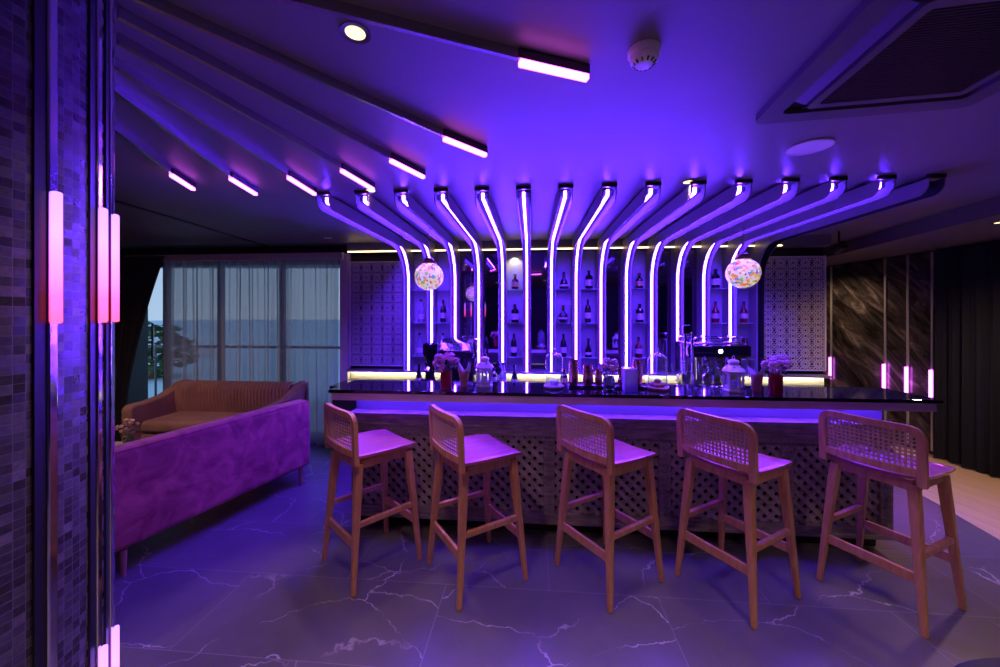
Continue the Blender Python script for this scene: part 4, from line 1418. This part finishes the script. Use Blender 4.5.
mb = MB(); rim(mb, rrect(0, sz, -sz, 0, .04), rrect(.075, sz - .075, -sz + .075, -.075, .03), -.0005, -.03)
rim(mb, rrect(.135, sz - .135, -sz + .135, -.135, .02), rrect(.165, sz - .165, -sz + .165, -.165, .015), -.0005, -.045)
mb.build('panel', 'ac', acu)
mb = MB(); mb.b(.07, sz - .07, -sz + .07, -.07, -.012, -.0008); mb.build('air_slot', 'acgrille', acu)
mb = MB()
x0, x1, y0, y1 = .166, sz - .166, -sz + .166, -.166
for k in range(40):
    x = x0 + (x1 - x0) * k / 39; mb.b(x - .0022, x + .0022, y0, y1, -.040, -.034)
for k in range(40):
    y = y0 + (y1 - y0) * k / 39; mb.b(x0, x1, y - .0022, y + .0022, -.044, -.040)
mb.build('grille', P('grille plastic', (.03, .028, .034), .4), acu)
mb = MB()
for s in (0, 1):
    mb.box((.105 if s == 0 else sz - .105, -sz / 2, -.022), (.05, sz - .3, .006), Matrix.Rotation(radians(25 if s == 0 else -25), 3, 'Y'))
    mb.box((sz / 2, -.105 if s == 0 else -sz + .105, -.022), (sz - .3, .05, .006), Matrix.Rotation(radians(25 if s == 0 else -25), 3, 'X'))
mb.build('louvre', 'ac', acu)

# ---------------------------------------------------------------- light strips on the right marble wall
for k, (y, lab) in enumerate(((4.36, 'nearest the navy drape'), (4.62, 'second from the navy drape'), (4.17 + .72, 'third'), (5.6, 'beside'))):
    pass
RY = [(4.33, 'slim strip with pink tube on the marble wall, nearest the navy drape'), (4.57, 'slim strip with pink tube on the marble wall, middle of the close three')]
WALLS = [(932, RY[0][1]), (907.5, RY[1][1]), (885, 'slim strip with pink tube on the marble wall, left of the close three'), (831, 'lone strip with pink tube beside the right lattice screen')]
for px, lab in WALLS:
    y = 4.94 * F / (px - 500)
    if y > 4.68:           # these stand on the return of the wall
        pass
    t = thing('wall_light_strip', lab, 'light strip', (4.949, y, 0), 0, 'light strips on the marble wall'); t['kind'] = 'thing'
    MB().b(-.012, -.0005, -.011, .011, .05, 2.33).build('satin_rail', 'satin', t)
    MB().b(-.035, -.0125, -.014, .014, .665, .975, .003).build('light_tube', 'tube', t)

# round black table in the right foreground
t = thing('round_table', 'black round table top at the lower right picture corner', 'table', (1.24, .56, 0))
MB().lathe([(0, .72), (.36, .72), (.38, .728), (.38, .742), (.372, .75), (0, .75)], seg=64).build('tabletop', 'black', t, smooth=True)
MB().lathe([(.24, 0), (.24, .012), (.04, .03), (.03, .06), (.03, .719), (0, .719)], seg=32).build('pedestal', 'black', t, smooth=True)

# ---------------------------------------------------------------- daylight outside
w = bpy.data.worlds.new('sky'); S.world = w; w.use_nodes = True
nt = w.node_tree; bg = nt.nodes['Background']
tc = N(nt, 'ShaderNodeTexCoord'); sp = N(nt, 'ShaderNodeSeparateXYZ'); L(nt, tc.outputs['Generated'], sp.inputs[0])
cr = N(nt, 'ShaderNodeValToRGB'); cr.color_ramp.elements[0].color = (.5, .6, .80, 1); cr.color_ramp.elements[1].color = (.22, .42, .75, 1)
cr.color_ramp.elements[0].position = .0; cr.color_ramp.elements[1].position = .5
L(nt, sp.outputs['Z'], cr.inputs['Fac']); L(nt, cr.outputs[0], bg.inputs['Color']); bg.inputs['Strength'].default_value = 1.1

# ---------------------------------------------------------------- camera
cam = bpy.data.cameras.new('camera'); co = bpy.data.objects.new('camera', cam); C.objects.link(co)
co.location = (0, 0, H); co.rotation_euler = (pi / 2, 0, 0)
cam.sensor_width = 36; cam.lens = 36 * F / 1000; cam.shift_y = -(333.5 - 315.5) / 1000
cam.clip_start = .02
S.camera = co
S.view_settings.view_transform = 'Standard'; S.view_settings.look = 'None'; S.view_settings.gamma = 1; S.view_settings.exposure = .18
S.view_settings.use_curve_mapping = False
try:
    S.cycles.use_denoising = True
    S.cycles.max_bounces = 8; S.cycles.diffuse_bounces = 4; S.cycles.glossy_bounces = 5; S.cycles.transparent_max_bounces = 16
    S.cycles.sample_clamp_indirect = 6.
except Exception:
    pass
